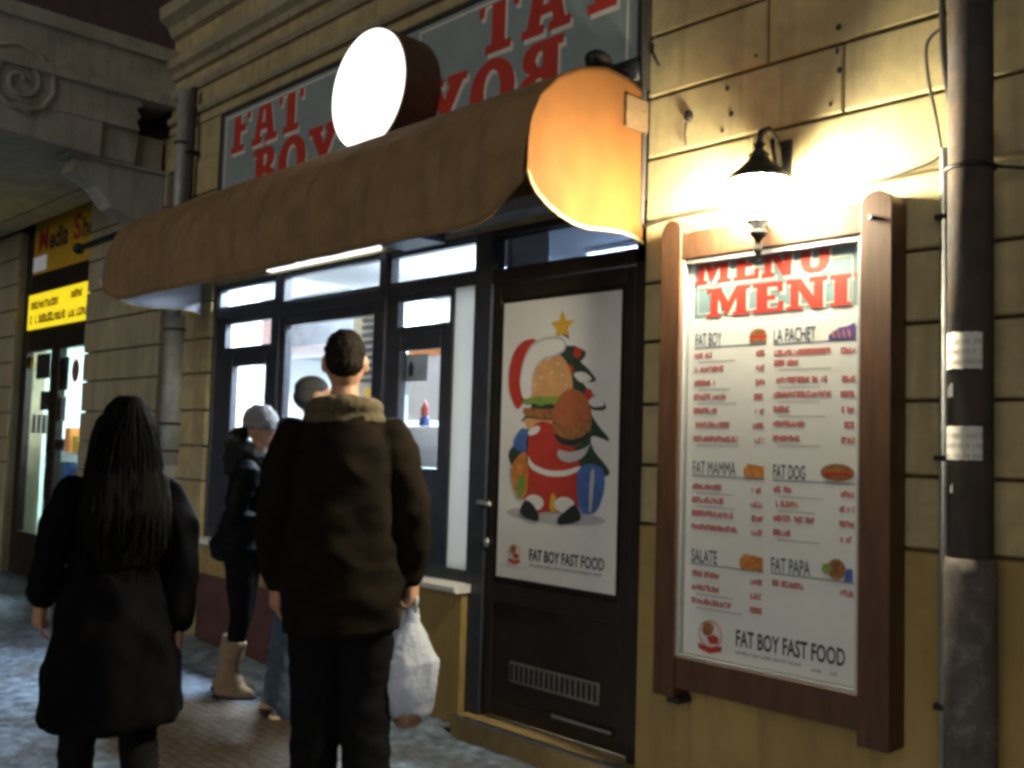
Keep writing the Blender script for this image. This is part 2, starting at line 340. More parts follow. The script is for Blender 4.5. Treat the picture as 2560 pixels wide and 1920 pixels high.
# ------------------------------------------------------------------ the building
GZ = [1.10, 1.345, 1.60, 1.865, 2.115, 2.385, 2.655, 2.922, 3.192, 3.462, 3.73, 4.0, 4.27, 4.54]
bld = thing("building", "old ochre stucco building with grooved stone courses, grey stone balcony and lit takeaway shopfront", "building", (-4.5, .2, 0))
def courses(b, x0, x1, z_lo, z_hi, joints=None, y=0., g=.0065):
    zs = [z for z in GZ if z_lo - .001 <= z <= z_hi + .001]
    for k, (a, c) in enumerate(zip(zs, zs[1:])):
        xs = [x0] + sorted(joints(k, a)) + [x1] if joints else [x0, x1]
        for i, (p, q) in enumerate(zip(xs, xs[1:])):
            d = random.uniform(0, .004)
            b.box(p + (g * .7 if i else 0), q - (g * .7 if i < len(xs) - 2 else 0), y + d, y + .05, a + g, c - g, .007)
def jr(k, z):
    base = {2.655: [-1.72, -.3], 2.922: [-2.04, -.9, .4], 3.192: [-1.55, 0], 2.385: [-2.1, -.6]}
    for kk, v in base.items():
        if abs(kk - z) < .01: return v
    return [(-2.0 if k % 2 else -1.35), (.2 if k % 2 else -.4)] if z > 3 else [(-.55 if k % 2 else -.1)]
b = B(); courses(b, -2.62, 2.2, 1.10, 4.54, jr); 
b.obj("wall", stucco, bld)
b = B(); b.box(-2.60, 2.2, .045, .34, 0, 5.4); b.obj("wall_backing", groove, bld)
b = B(); b.box(-2.62, 2.2, -.002, .05, -.1, 1.10 - .0065, .007); b.obj("plinth", stucco_low, bld)
# door jamb wall edge, piers to the left
for nm, x0, x1, y in (("pilaster", -6.95, -6.53, 0), ("pilaster", -8.86, -7.36, 0), ("pilaster", -13, -10.75, 0)):
    b = B(); courses(b, x0, x1, 1.10, 3.462, None, y); b.box(x0 + .006, x1 - .006, y + .045, y + .34, -.1, 3.46); b.box(x0, x1, y - .002, y + .045, -.1, 1.095, .007)
    b.obj(nm, stucco if x0 > -7 else stucco_grey, bld)
b = B(); b.box(-7.36, -6.95, .12, .34, -.1, 3.46); b.obj("wall_recess", stucco_grey, bld)
# plain field and string courses over the shopfront
b = B(); b.box(-6.53, -2.60, .02, .124, 2.49, 3.74); b.box(-7.36, -2.64, .0, .34, 3.74, 3.80, .006); b.box(-7.36, -2.64, .012, .34, 3.80, 4.6); b.box(-8.86, -6.53, .015, .34, 3.462, 3.74); b.obj("frieze", stucco, bld)
b = B()
for pr in ([(.012, 3.82), (-.018, 3.82), (-.03, 3.84), (-.03, 3.865), (.012, 3.88)], [(.012, 4.02), (-.012, 4.02), (-.03, 4.05), (-.03, 4.075), (.012, 4.08)], [(.012, 4.16), (-.02, 4.17), (-.035, 4.21), (-.075, 4.24), (-.08, 4.30), (.012, 4.31)], [(.012, 4.50), (-.03, 4.52), (-.06, 4.58), (-.13, 4.63), (-.14, 4.72), (.012, 4.72)]): b.prism(pr, -7.34, -2.64, 'x')
b.box(-7.34, -2.64, -.04, .012, 4.72, 5.4, .01)
b.obj("cornice", stucco_grey, bld)
# loggia over the balcony, its unlit darkness painted into the wall colour
b = B(); b.box(-24, -7.36, 1.5, 1.7, 4.0, 9.5); b.box(-7.52, -7.36, .34, 1.5, 4.0, 9.5); b.box(-24, -7.36, .35, 1.5, 4.18, 4.25); b.obj("loggia", mat("unlit_loggia_tone", (.05, .03, .03), .9, .3, 4), bld)
# balcony: seen from its right-hand end
b = B()
b.prism([(.3, 4.30), (-1.62, 4.30), (-1.62, 4.40), (.3, 4.40)], -12.5, -7.26, 'x')
b.prism([(.012, 4.03), (-1.5, 4.03), (-1.53, 4.30), (.012, 4.30)], -12.5, -7.30, 'x')
b.prism([(.012, 3.96), (-1.56, 3.96), (-1.56, 4.03), (.012, 4.03)], -12.5, -7.27, 'x')
b.prism([(-.26, 3.96), (-.24, 3.92), (-.29, 3.88), (-.25, 3.83), (-.28, 3.78), (-.25, 3.72), (-1.5, 3.72), (-1.5, 3.96)], -12.5, -7.31, 'x')
b.prism([(-.24, 3.72), (-.26, 3.47), (-.53, 3.47), (-.53, 3.72)], -12.5, -7.36, 'x')
b.prism([(-.53, 3.72), (-.54, 3.46), (-1.2, 3.50), (-1.48, 3.60), (-1.48, 3.72)], -12.5, -7.32, 'x')
b.prism([(-.02, 3.72), (-.02, 3.47), (-.24, 3.47), (-.24, 3.72)], -12.5, -7.42, 'x')
bal = b.obj("balcony", stone, bld)
sp = [(-7.30, -1.12 + (.02 + .0105 * t) * math.cos(t * .62), 3.86 + (.02 + .0105 * t) * math.sin(t * .62)) for t in range(0, 27)]
B().tube(sp, .018, 8).obj("scroll_carving", stone, bal, True)
b = B(); b.prism([(-.005, 3.44), (-.68, 3.44), (-.70, 3.34), (-.52, 3.26), (-.40, 3.12), (-.2, 3.05), (-.005, 3.04)], -7.62, -7.40, 'x'); b.prism([(-.005, 3.465), (-.74, 3.465), (-.74, 3.442), (-.005, 3.442)], -7.66, -7.37, 'x')
b.obj("bracket", stone, bld)
b = B()
for z0, z1, d in ((3.64, 3.70, .10), (3.56, 3.63, .06)): b.box(-10.75, -8.86, -d, .3, z0, z1, .008)
b.box(-10.75, -8.86, .02, .34, 3.70, 4.2)
b.obj("soffit_moulding", stucco_grey, bld)
# shopfront base
b = B(); b.box(-6.53, -3.72, -.004, .34, -.1, .672, .008); b.obj("plinth", stucco_low, bld)
b = B(); b.box(-6.5, -5.15, -.010, -.005, -.08, .47); b.obj("plinth_band", mat("dull_red_plinth_paint", (.085, .038, .032), .8, .25, 6, .2, 40), bld)
b = B(); b.box(-6.53, -3.70, -.07, .10, .674, .715, .012); b.obj("window_sill", white_stone, bld)
# window framing: posts and rails, then each light as a window with its pane
FY = .05
def fbox(b, x0, x1, z0, z1, y0=.03, y1=.12, ch=.006):
    X0, Z0 = on(x0, z0, FY); X1, Z1 = on(x1, z1, FY); b.box(X0, X1, y0, y1, Z0, Z1, ch)
b = B()
for x0, x1, z0, z1 in ((-6.50, -6.40, .72, 2.50), (-5.63, -5.555, .72, 2.50), (-4.50, -4.43, .72, 2.50), (-3.69, -3.56, .10, 2.50)): fbox(b, x0, x1, z0, z1)
for x0, x1, z0, z1 in ((-6.40, -5.63, 2.455, 2.50), (-5.555, -4.50, 2.462, 2.50), (-4.43, -3.69, 2.455, 2.50), (-6.40, -5.63, 2.24, 2.30), (-5.555, -4.50, 2.19, 2.275), (-4.43, -3.69, 2.215, 2.275), (-6.40, -5.63, .72, .80), (-5.555, -4.50, .72, .80), (-4.43, -3.69, .72, .785)): fbox(b, x0, x1, z0, z1, .035, .11)
b.obj("shopfront_frame", frame_m, bld)
def light(x0, x1, z0, z1, w=.045, y0=.045, glassy=True, lo=None, panem=None, l=None, r=None):
    X0, Z0 = on(x0, z0, FY); X1, Z1 = on(x1, z1, FY); lo = lo or w; l = l or w; r = r or w
    b = B()
    b.box(X0, X0 + l, y0, y0 + .05, Z0, Z1, .004); b.box(X1 - r, X1, y0, y0 + .05, Z0, Z1, .004)
    b.box(X0 + l, X1 - r, y0, y0 + .05, Z0, Z0 + lo, .004); b.box(X0 + l, X1 - r, y0, y0 + .05, Z1 - w, Z1, .004)
    o = b.obj("window", frame_m, bld)
    B().box(X0 + l, X1 - r, y0 + .022, y0 + .028, Z0 + lo, Z1 - w).obj("pane", panem or panes, o)
    return o
light(-6.40, -5.63, 2.30, 2.455, .02); light(-5.555, -4.50, 2.275, 2.462, .02); light(-4.43, -3.69, 2.275, 2.455, .02)
light(-6.40, -5.63, 1.98, 2.24, .05, l=.12); light(-4.43, -3.86, 2.01, 2.215, .035, l=.10)
light(-5.555, -4.50, 1.08, 2.19, .06)                                              # serving window
light(-6.40, -5.63, .80, 1.98, .085, lo=.42, l=.24, r=.10); light(-4.43, -3.86, .785, 2.01, .10, lo=.50, l=.13, r=.10)
dg = glass("dark_glass", (.10, .11, .13), .10)
light(-5.555, -4.50, .80, 1.08, .05, panem=dg)
b = B(); X0, Z0 = on(-3.86, .785, FY); X1, Z1 = on(-3.69, 2.215, FY); b.box(X0 + .004, X1 - .004, .05, .075, Z0, Z1, .004); b.obj("side_panel", milk, bld)
# door
b = B(); fbox(b, -3.56, -2.60, 2.44, 2.50); fbox(b, -3.56, -2.60, 2.205, 2.275); fbox(b, -2.655, -2.56, .10, 2.44); df = b.obj("door_frame", door_m, bld)
X0, Z0 = on(-3.56, 2.275, FY); X1, Z1 = on(-2.655, 2.44, FY)
B().box(X0, X1, .07, .076, Z0, Z1).obj("transom_pane", glass("grey_transom_glass", (.16, .18, .22), .2), df)
X0, Z0 = on(-3.56, .128, FY); X1, Z1 = on(-2.655, 2.205, FY)
b = B(); b.box(X0 + .003, X1 - .003, .056, .10, Z0, Z1 - .003, .006)
for x0, x1, z0, z1 in ((-3.55, -3.50, .13, 2.2), (-2.72, -2.665, .13, 2.2), (-3.50, -2.72, 2.12, 2.2), (-3.50, -2.72, .66, .76), (-3.50, -2.72, .13, .20)): fbox(b, x0, x1, z0, z1, .044, .056, .004)
door = b.obj("door", door_m, bld)
b = B(); X0, Z0 = on(-3.375, .305, FY); X1, Z1 = on(-2.82, .40, FY)
b.box(X0, X1, .050, .056, Z0, Z1)
kv = b.obj("kick_vent", mat("dull_vent_metal", (.30, .26, .22), .5, .3, 30, metal=.6), door)
b = B(); n = 17
for i in range(n):
    x = X0 + .02 + (X1 - X0 - .04) * i / (n - 1); b.box(x - .009, x + .005, .046, .0498, Z0 + .012, Z1 - .012)
b.obj("vent_slot", black, kv)
b = B(); b.box(-3.13, -2.78, .032, .044, .185, .200, .003); b.obj("weather_strip", steel, door)
b = B(); b.tube([(-3.60, .04, 1.13), (-3.60, -.03, 1.13), (-3.50, -.04, 1.125)], .011, 10); b.lathe([(.001, -.004), (.024, -.003), (.024, .003), (.001, .004)], (-3.60, .035, 1.13)); b.obj("handle", steel, door, True)
B().ball((-3.60, .036, .93), (.018, .014, .026)).obj("lock_plate", steel, door, True)
b = B(); b.box(-3.69, -2.55, -.085, .13, -.08, .094, .006); th = b.obj("threshold", mat("worn_ochre_step", (.34, .24, .10), .8, .25, 8, .3, 40), bld)
b = B(); b.box(-3.68, -2.58, -.092, -.055, .0945, .103, .003); b.obj("step_edging", steel, th)

# room behind the shopfront
room = B(); room.box(-8.4, -3.57, 4.2, 4.3, 0, 3.0); room.box(-3.62, -3.57, 1.5, 4.2, 0, 3.0); room.box(-8.49, -8.4, .35, 4.3, 0, 3.0); room.box(-3.62, -3.58, .13, .40, 0, 3.0); room.box(-8.7, -3.58, .13, 4.3, 3.0, 3.05); room.box(-8.4, -6.54, .35, .40, 0, 3.0)
room.box(-6.528, -6.51, .125, .40, 0, 3.0); room = room.obj("shop_interior", white_wall, bld)
B().box(-8.39, -3.63, .13, 4.2, -.02, .01).obj("shop_floor", floor_m, room)
b = B(); b.box(-3.575, -2.45, 1.4, 1.5, 0, 3.0); b.box(-2.5, -2.45, .35, 1.4, 0, 3.0); b.box(-3.575, -2.45, .13, 1.5, 3.0, 3.05); b.obj("lobby_wall", mat("grey_lobby_paint", (.45, .47, .5), .8, .1, 4), bld)
lampw = glow("cool_white_tube", (.82, .92, 1.0), 400)
for i, (x, y) in enumerate(((-4.9, .9), (-6.0, .9), (-4.6, 2.6), (-6.4, 2.6))):
    t = thing("ceiling_lamp", ("white strip lamp on the takeaway ceiling close behind the serving window", "white strip lamp on the takeaway ceiling close behind the left casement", "white strip lamp deep in the takeaway, towards the door side", "white strip lamp deep in the takeaway, on the left")[i], "lamp", (x, y, 2.95), "strip lamps on the takeaway ceiling")
    B().box(x - .6, x + .6, y - .12, y + .12, 2.955, 2.995).obj("lamp_housing", white_wall, t); B().box(x - .58, x + .58, y - .1, y + .1, 2.93, 2.954, 0).obj("diffuser", lampw, t)
# counter, hood, menu panel inside
ct = thing("counter", "white serving counter behind the takeaway windows", "counter", (-5, .9, 0))
B().box(-6.4, -3.7, .75, 1.3, .012, 1.0).obj("counter_body", mat("white_counter_front", (.7, .72, .74), .4, .05, 4), ct); B().box(-6.45, -3.66, .70, 1.35, 1.002, 1.04, .005).obj("counter_top", steel, ct)
hd = thing("extractor_hood", "grey metal extractor hood hanging inside the takeaway", "hood", (-7.6, 2.0, 2.2))
b = B(); b.prism([(-8.3, 2.20), (-6.9, 2.20), (-7.1, 2.75), (-8.1, 2.75)], 1.6, 2.5); b.obj("hood_body", mat("hood_steel", (.22, .24, .27), .4, .2, 6, metal=.4), hd)
B().box(-8.32, -6.88, 1.54, 1.599, 2.16, 2.27, .005).obj("hood_rim", steel, hd)
mp = thing("price_list", "striped red and yellow price list hanging inside the serving window", "price list", (-5.3, .5, 1.7))
B().box(-5.48, -5.10, .5, .52, 1.55, 2.25).obj("panel_board", mat("panel_cream", (.5, .42, .32), .5, .1, 6), mp)
bs = B()
for i in range(9): bs.box(-5.36, -5.12, .485, .499, 2.20 - i * .05, 2.222 - i * .05)
bs.obj("panel_stripe", ink, mp); B().box(-5.30, -5.12, .485, .499, 1.58, 1.68).obj("panel_block", red, mp); B().box(-5.30, -5.12, .485, .499, 1.69, 1.76).obj("panel_block", gold_print, mp)
wb = thing("wall_banner", "faded pink-brown banner on the side wall inside the takeaway", "banner", (-8.38, 1.5, 2.2))
B().box(-8.395, -8.38, .5, 2.3, 2.25, 2.55).obj("banner_sheet", mat("faded_banner", (.42, .27, .25), .7, .12, 6), wb)
mn = thing("drinks_fridge", "dark-framed glass drinks fridge standing inside the takeaway", "fridge", (-7.7, 2.9, 0))
B().box(-8.2, -7.0, 2.9, 3.5, .012, 2.05, .01).obj("fridge_body", mat("fridge_grey", (.15, .16, .18), .4, .15, 6), mn); B().box(-8.1, -7.1, 2.88, 2.899, .2, 1.9).obj("fridge_door", mat("fridge_glow", (.6, .72, .8), .2, .2, 3), mn); B().box(-7.07, -7.045, 2.85, 2.899, .9, 1.4).obj("handle", steel, mn)
sh = thing("wall_shelf", "steel shelf of packets on the takeaway back wall", "shelf", (-5.2, 3.9, 1.5)); B().box(-6.0, -4.2, 3.75, 4.19, 1.48, 1.5).obj("shelf_board", steel, sh); B().box(-6.0, -5.97, 3.8, 4.19, 1.3, 1.479).obj("shelf_bracket", steel, sh)
cols = [red, gold_print, blue_print, orange_print, paper, lime_print]
for i in range(8):
    x = -5.95 + i * .21; h = .16 + .05 * ((i * 7) % 3)
    o = B().box(x, x + .15, 3.85, 4.05, 1.502, 1.5 + h, .006).obj("packet", cols[i % 6]); tag(o, "food packet on the steel shelf at the back of the takeaway", "packet", "packets on the takeaway shelf")
# stuck on and behind the right-hand pane
nt = thing("paper_notice", "white paper notice with a small dark emblem stuck inside the right-hand shop window", "notice", (-4.25, .10, 1.8))
x0, z0 = on(-4.345, 1.74, .1); x1, z1 = on(-4.06, 1.885, .1)
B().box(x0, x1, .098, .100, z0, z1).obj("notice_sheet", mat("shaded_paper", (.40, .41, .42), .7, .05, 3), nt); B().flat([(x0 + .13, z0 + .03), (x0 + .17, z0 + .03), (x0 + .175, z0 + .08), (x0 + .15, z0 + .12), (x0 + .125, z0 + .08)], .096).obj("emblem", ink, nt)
pp = thing("framed_picture", "orange and pink edged picture behind the right-hand shop window", "picture", (-4.3, .35, 1.7))
B().box(-4.86, -4.37, .50, .52, 1.55, 1.99).obj("picture_panel", mat("pale_picture", (.8, .75, .72), .6, .06, 4), pp)
B().box(-4.86, -4.37, .485, .499, 1.95, 1.99).obj("picture_edging", orange_print, pp); B().box(-4.40, -4.37, .485, .499, 1.55, 1.948).obj("picture_edging", gold_print, pp)
fg = thing("figurine", "small red and blue window figurine in the right-hand shop window", "figurine", (-4.28, .16, 1.5))
B().lathe([(.001, 1.505), (.034, 1.508), (.030, 1.54), (.022, 1.56), (.001, 1.562)], (-4.27, .16, .0), 14).obj("figurine_base", mat("deep_blue_glaze", (.04, .06, .22), .4, .2, 20), fg, True)
B().lathe([(.001, 1.561), (.024, 1.566), (.020, 1.585), (.026, 1.60), (.012, 1.625), (.001, 1.655)], (-4.27, .16, .0), 14).obj("figurine_top", mat("dull_red_glaze", (.32, .05, .04), .4, .2, 20), fg, True)
B().box(-4.42, -4.1, .115, .20, 1.28, 1.505, .004).obj("window_ledge", white_wall, bld)

# ------------------------------------------------------------------ sign over the shopfront
sg = thing("shop_sign", "grey-teal shop sign with red slab letters reading FAT BOY, mirrored on its right half", "sign", (-4.54, 0, 3.05))
SX0, SX1, SZ0, SZ1 = -6.405, -2.668, 2.96, 3.685
B().box(SX0, SX1, -.025, .018, SZ0, SZ1).obj("sign_panel", teal_sign, sg)
b = B()
b.box(SX0 - .05, SX0 - .001, -.035, .019, SZ0, SZ1 + .03, .004); b.box(SX1 + .001, SX1 + .055, -.035, .019, SZ0, SZ1 + .03, .004); b.box(SX0, SX1, -.035, .019, SZ1 + .001, SZ1 + .03, .004)
b.obj("sign_frame", mat("dark_sign_frame", (.04, .035, .03), .6, .3, 9), sg)
b = B(); y = -.0265
for x0, x1 in ((SX0 + .03, -4.78), (-4.20, SX1 - .05)):
    b.rect(x0, x0 + .014, SZ0 + .09, SZ1 - .035, y); b.rect(x1 - .014, x1, SZ0 + .09, SZ1 - .035, y); b.rect(x0, x1, SZ1 - .035, SZ1 - .022, y); b.rect(x0, x1, SZ0 + .07, SZ0 + .085, y)
b.obj("sign_border", cream, sg)
clip = (SX0 + .005, SX1 - .005, SZ0 + .09, SZ1 - .045)
for mir in (False, True):
    for wd, xa, w, z in (("FAT", -6.285, .92, 3.385), ("BOY", -5.965, 1.02, 3.03)):
        x = xa if not mir else (SX0 + SX1) - xa - w
        slab(wd, x + .018, z - .026, -.0275, w, .325, cream, sg, "letter_shadow", clip, mir); slab(wd, x, z, -.029, w, .325, red, sg, "lettering", clip, mir)
# round light box
rl = thing("round_light_sign", "round glowing white light box on a brown drum over the awning", "sign", (-4.345, -.1, 3.3))
cx, cz, rad = -4.335, 3.31, .335
def drum(b, r, y0, y1, n=64): return b.prism([(cx + r * math.cos(2 * math.pi * i / n), cz + r * math.sin(2 * math.pi * i / n)) for i in range(n)], y0, y1)
drum(B(), rad, -.262, -.03).obj("drum", mat("brown_drum_metal", (.12, .06, .035), .5, .25, 6), rl)
drum(B(), rad - .012, -.272, -.2625).obj("light_face", glow("lit_acrylic", (1, .985, .94), 3.2), rl)

# ------------------------------------------------------------------ awning
aw = thing("awning", "orange canvas dome awning over the takeaway window and door", "awning", (-4.63, 0, 2.97))
AX0, AX1 = -6.63, -2.63
PR = [(-.03, 2.955), (-.13, 2.985), (-.275, 2.988), (-.417, 2.946), (-.551, 2.873), (-.652, 2.771), (-.705, 2.66), (-.728, 2.55), (-.735, 2.46), (-.728, 2.375), (-.715, 2.285)]
def prof(t):
    L = [0]
    for p, q in zip(PR, PR[1:]): L.append(L[-1] + math.dist(p, q))
    s = t * L[-1]
    for i in range(len(PR) - 1):
        if s <= L[i + 1] + 1e-9: k = (s - L[i]) / (L[i + 1] - L[i]); return (PR[i][0] + (PR[i + 1][0] - PR[i][0]) * k, PR[i][1] + (PR[i + 1][1] - PR[i][1]) * k)
    return PR[-1]
def tend(x):
    e = AX1 - x
    if e < .40: return 1 - .115 * ((.40 - e) / .40) ** 2.2
    e = x - AX0
    if e < .35: return 1 - .07 * ((.35 - e) / .35) ** 2
    return 1
b = B(); NX, NT = 220, 44; g = []
for i in range(NX + 1):
    x = AX0 + (AX1 - AX0) * i / NX; row = []
    for j in range(NT + 1):
        t = j / NT * tend(x); y, z = prof(t); a = min(1, max(0, (t - .25) * 2.2))
        wv = .012 * noise.noise(Vector((x * 1.6, t * 2.5, 0))) + .006 * noise.noise(Vector((x * 5 + t * 6, t * 3, 2)))
        sag = .010 * a * math.sin((x + 6.6) * 2.6) - .006 * math.sin((x * 3 - t * 9)) * a * max(0, 1 - (AX1 - x) / 1.3)
        for sx_ in (-5.82, -5.03, -4.23, -3.44): wv += .006 * max(0, 1 - abs(x - sx_) / .03)
        wv += .016 * max(0, 1 - (AX1 - x) / 1.1) * math.sin(13 * (t * 1.15 + (AX1 - x) * .62)) * max(0, t - .35)
        ends = min(1, (AX1 - x) / .15, (x - AX0) / .15)
        row.append(b.bm.verts.new((x, y - (wv + sag) * a * max(.15, ends), z + wv * .5 * ends * (1 - a * .5))))
    g.append(row)
for i in range(NX):
    for j in range(NT): b.bm.faces.new((g[i][j], g[i + 1][j], g[i + 1][j + 1], g[i][j + 1]))
hem_pts = [row[-1].co.copy() for row in g]
cn = b.obj("canopy", canvas, aw, True)
hm = B().tube(hem_pts, .006, 6).obj("front_hem", canvas, cn, True)
md = cn.modifiers.new("solid", 'SOLIDIFY'); md.thickness = .004; bake(cn)
def endpanel(x, out, m):
    top = [prof(t / 40 * .885) for t in range(41)]
    bot = [(-.739, 2.443), (-.715, 2.405), (-.686, 2.374), (-.625, 2.335), (-.555, 2.309), (-.46, 2.296), (-.364, 2.294), (-.26, 2.303), (-.161, 2.311), (-.08, 2.305), (-.012, 2.290)]
    def lerp(tab, y):
        tab = sorted(tab)
        for p, q in zip(tab, tab[1:]):
            if p[0] <= y <= q[0]: return p[1] + (q[1] - p[1]) * (y - p[0]) / max(1e-6, q[0] - p[0])
        return tab[0][1] if y < tab[0][0] else tab[-1][1]
    up = []
    for y, z in [(-.012, 2.95)] + top:
        if not up or y < up[-1][0] - 1e-5: up.append((y, z))
    ys = [-.012 - (.726) * math.sin(math.pi / 2 * i / 40) for i in range(41)]
    b = B(); g = []
    for y in ys:
        z1, z0 = lerp(up, y), lerp(bot, y); z1 = max(z1, z0 + .002); col = []
        for j in range(25):
            z = z0 + (z1 - z0) * j / 24; k = max(0, min(1, (2.75 - z) / .4)) * max(0, min(1, -y / .3))
            col.append(b.bm.verts.new((x + out * (k * .035 * (.4 + noise.noise(Vector((y * 4, z * 3, 1)))) + .004 * noise.noise(Vector((y * 9, z * 5, 7))) * min(1, (z1 - z) * 8)), y, z)))
        g.append(col)
    for p, q in zip(g, g[1:]):
        for j in range(24): b.bm.faces.new((p[j], p[j + 1], q[j + 1], q[j]))
    o = b.obj("end_panel", m, aw, True); md = o.modifiers.new("solid", 'SOLIDIFY'); md.thickness = .004; md.offset = 0; bake(o)
    B().tube([(x + out * (.006 + .035 * max(0, min(1, (2.75 - z) / .4)) * max(0, min(1, -y / .3)) * (.4 + noise.noise(Vector((y * 4, z * 3, 1))))), y, z) for y, z in bot], .0065, 8).obj("hem", hem_m, o, True)
    return o
endpanel(AX1, 1, canvas_end); endpanel(AX0, -1, mat("pale_blue_canvas", (.36, .40, .50), .9, .12, 6, .2, 120))
B().box(AX1 + .006, AX1 + .02, -.155, -.012, 2.765, 2.90, .003).obj("bracket_plate", mat("weathered_board", (.16, .10, .05), .8, .3, 14, stretch=(1, 1, 8)), aw)
b = B(); b.tube([(-2.72, -.02, 3.05), (-2.72, -.28, 3.03)], .022, 10); b.ball((-2.72, -.22, 3.05), (.05, .07, .045)); b.box(-2.80, -2.64, -.06, -.01, 3.0, 3.10, .006); b.obj("arm_bracket", iron, aw, True)
b = B(); b.tube([(-7.95, -.42, 2.865), (-6.62, -.42, 2.885)], .026, 12); b.ball((-7.95, -.42, 2.865), (.045, .045, .045)); b.obj("roller_end", iron, aw, True)
B().tube([(AX0 + .03, -.66, 2.40), (AX1 - .3, -.66, 2.40)], .014, 8).obj("front_rail", iron, aw, True)
# lamp strip and box under the awning
fl = thing("strip_light", "white fluorescent strip under the awning over the window heads", "lamp", (-5.1, 0, 2.53))
B().box(-5.76, -4.52, -.012, .018, 2.535, 2.56, .003).obj("light_housing", white_wall, fl); B().box(-5.74, -4.54, -.020, .016, 2.505, 2.533).obj("tube", glow("cool_strip", (.85, .93, 1), 2.6), fl)
b = B(); b.box(-4.32, -3.98, -.16, .02, 2.47, 2.56, .006); sb = tag(b.obj("shutter_box", mat("dark_blue_metal", (.03, .04, .06), .5, .2, 8)), "dark metal box under the awning right of the white strip", "box")
b = B(); b.box(-3.92, -2.70, -.10, .02, 2.515, 2.585, .005); tag(b.obj("shutter_casing", mat("pale_blue_metal", (.3, .34, .40), .5, .2, 8)), "pale blue-grey metal casing under the awning above the door", "casing")

# ------------------------------------------------------------------ wall lantern
ln = thing("wall_lantern", "glowing wall lantern with black iron cap and finial over the menu board", "lantern", (-1.9, -.02, 2.45))
lx, ly = -1.965, -.165
B().lathe([(.056, 2.265), (.092, 2.30), (.112, 2.36), (.116, 2.405)], (lx, ly, 0), 8).obj("lantern_glass", glow("lit_frosted_glass", (1.0, .88, .62), 920, .02), ln)
B().lathe([(.001, 2.13), (.014, 2.145), (.017, 2.16), (.008, 2.175), (.012, 2.19), (.030, 2.21), (.034, 2.222), (.018, 2.235), (.052, 2.262)], (lx, ly, 0), 16).obj("finial", iron, ln, True)
B().lathe([(.120, 2.407), (.124, 2.418), (.088, 2.445), (.05, 2.48), (.035, 2.50), (.04, 2.51), (.015, 2.53), (.022, 2.55), (.001, 2.565)], (lx, ly, 0), 12).obj("cap", iron, ln, True)
b = B(); b.tube([(lx + .0, -.012, 2.50), (lx, -.06, 2.60), (lx, -.11, 2.62), (lx, -.15, 2.60), (lx, -.165, 2.555)], .013, 10); b.tube([(lx, -.015, 2.46), (lx, -.05, 2.50), (lx, -.08, 2.59)], .009, 8); b.obj("arm", iron, ln, True)
B().box(lx - .04, lx + .04, -.016, .0, 2.42, 2.60, .006).obj("back_plate", iron, ln)
b = B()
for k in range(8):
    a = 2 * math.pi * k / 8; b.tube([(lx + .058 * math.cos(a), ly + .058 * math.sin(a), 2.262), (lx + .095 * math.cos(a), ly + .095 * math.sin(a), 2.30), (lx + .115 * math.cos(a), ly + .115 * math.sin(a), 2.36), (lx + .119 * math.cos(a), ly + .119 * math.sin(a), 2.408)], .0035, 5)
b.obj("glazing_bar", iron, ln)

# ------------------------------------------------------------------ menu board
mb = thing("menu_board", "tall brown wooden menu board case with a white printed menu behind glass", "menu board", (-1.95, 0, .45))
def post(x0, x1, z0, z1, y0=-.12):
    w = x1 - x0; pts = [(x0, z0), (x1, z0), (x1, z1 - .05)] + [(x1 - w * .5 + w * .5 * math.cos(R(a)), z1 - .05 + .05 * math.sin(R(a))) for a in range(15, 166, 15)] + [(x0, z1 - .05)]
    o = B().prism(pts, y0, -.004).obj("post", wood, mb); return soft_edges(o)
post(-2.441, -2.346, .452, 2.335); post(-1.590, -1.480, .445, 2.315)
b = B(); b.prism([(-2.345, 2.17), (-1.591, 2.175), (-1.591, 2.285), (-1.66, 2.288), (-2.26, 2.282), (-2.33, 2.275), (-2.345, 2.29)], -.112, -.006); soft_edges(b.obj("top_rail", wood, mb), .004)
b = B(); b.box(-2.345, -1.591, -.112, -.006, .49, .612, .004); b.obj("bottom_rail", wood, mb)
B().box(-2.3455, -1.5905, -.03, -.008, .613, 2.169).obj("back_panel", mat("board_back", (.35, .33, .3), .7, .1, 5), mb)
b = B(); b.box(-2.345, -2.333, -.108, -.035, .613, 2.169); b.box(-1.603, -1.591, -.108, -.035, .613, 2.169); b.box(-2.332, -1.604, -.108, -.035, .613, .622); b.box(-2.332, -1.604, -.104, -.035, 2.152, 2.169); b.obj("inner_frame", mat("grey_aluminium", (.42, .43, .44), .4, .1, 9, metal=.5), mb)
B().box(-2.332, -1.604, -.100, -.097, .623, 2.151).obj("glass", board_glass, mb)
B().box(-2.39, -2.33, -.10, -.02, .425, .4515, .004).obj("foot", iron, mb)
B().lathe([(.001, -.006), (.012, -.006), (.012, .006), (.001, .006)], (-1.545, -.124, 2.22), 10).obj("latch", iron, mb)
MY = -.075
ms = B().rect(-2.331, -1.605, .624, 2.150, MY).obj("menu_sheet", paper, mb)
hx0, hx1, hz0, hz1 = -2.305, -1.622, 1.934, 2.146
B().rect(hx0, hx1, hz0, hz1, MY - .001).obj("header_panel", teal, ms)
b = B(); bx0, bx1, bz0, bz1 = hx0 + .016, hx1 - .016, hz0 + .014, hz1 - .034
b.rect(bx0, bx1, bz0, bz0 + .004, MY - .002); b.rect(bx0, bx1, bz1 - .004, bz1, MY - .002); b.rect(bx0, bx0 + .004, bz0 + .004, bz1 - .004, MY - .002); b.rect(bx1 - .004, bx1, bz0 + .004, bz1 - .004, MY - .002); b.obj("header_border", cream, ms)
hc = (hx0, hx1, hz0, hz1)
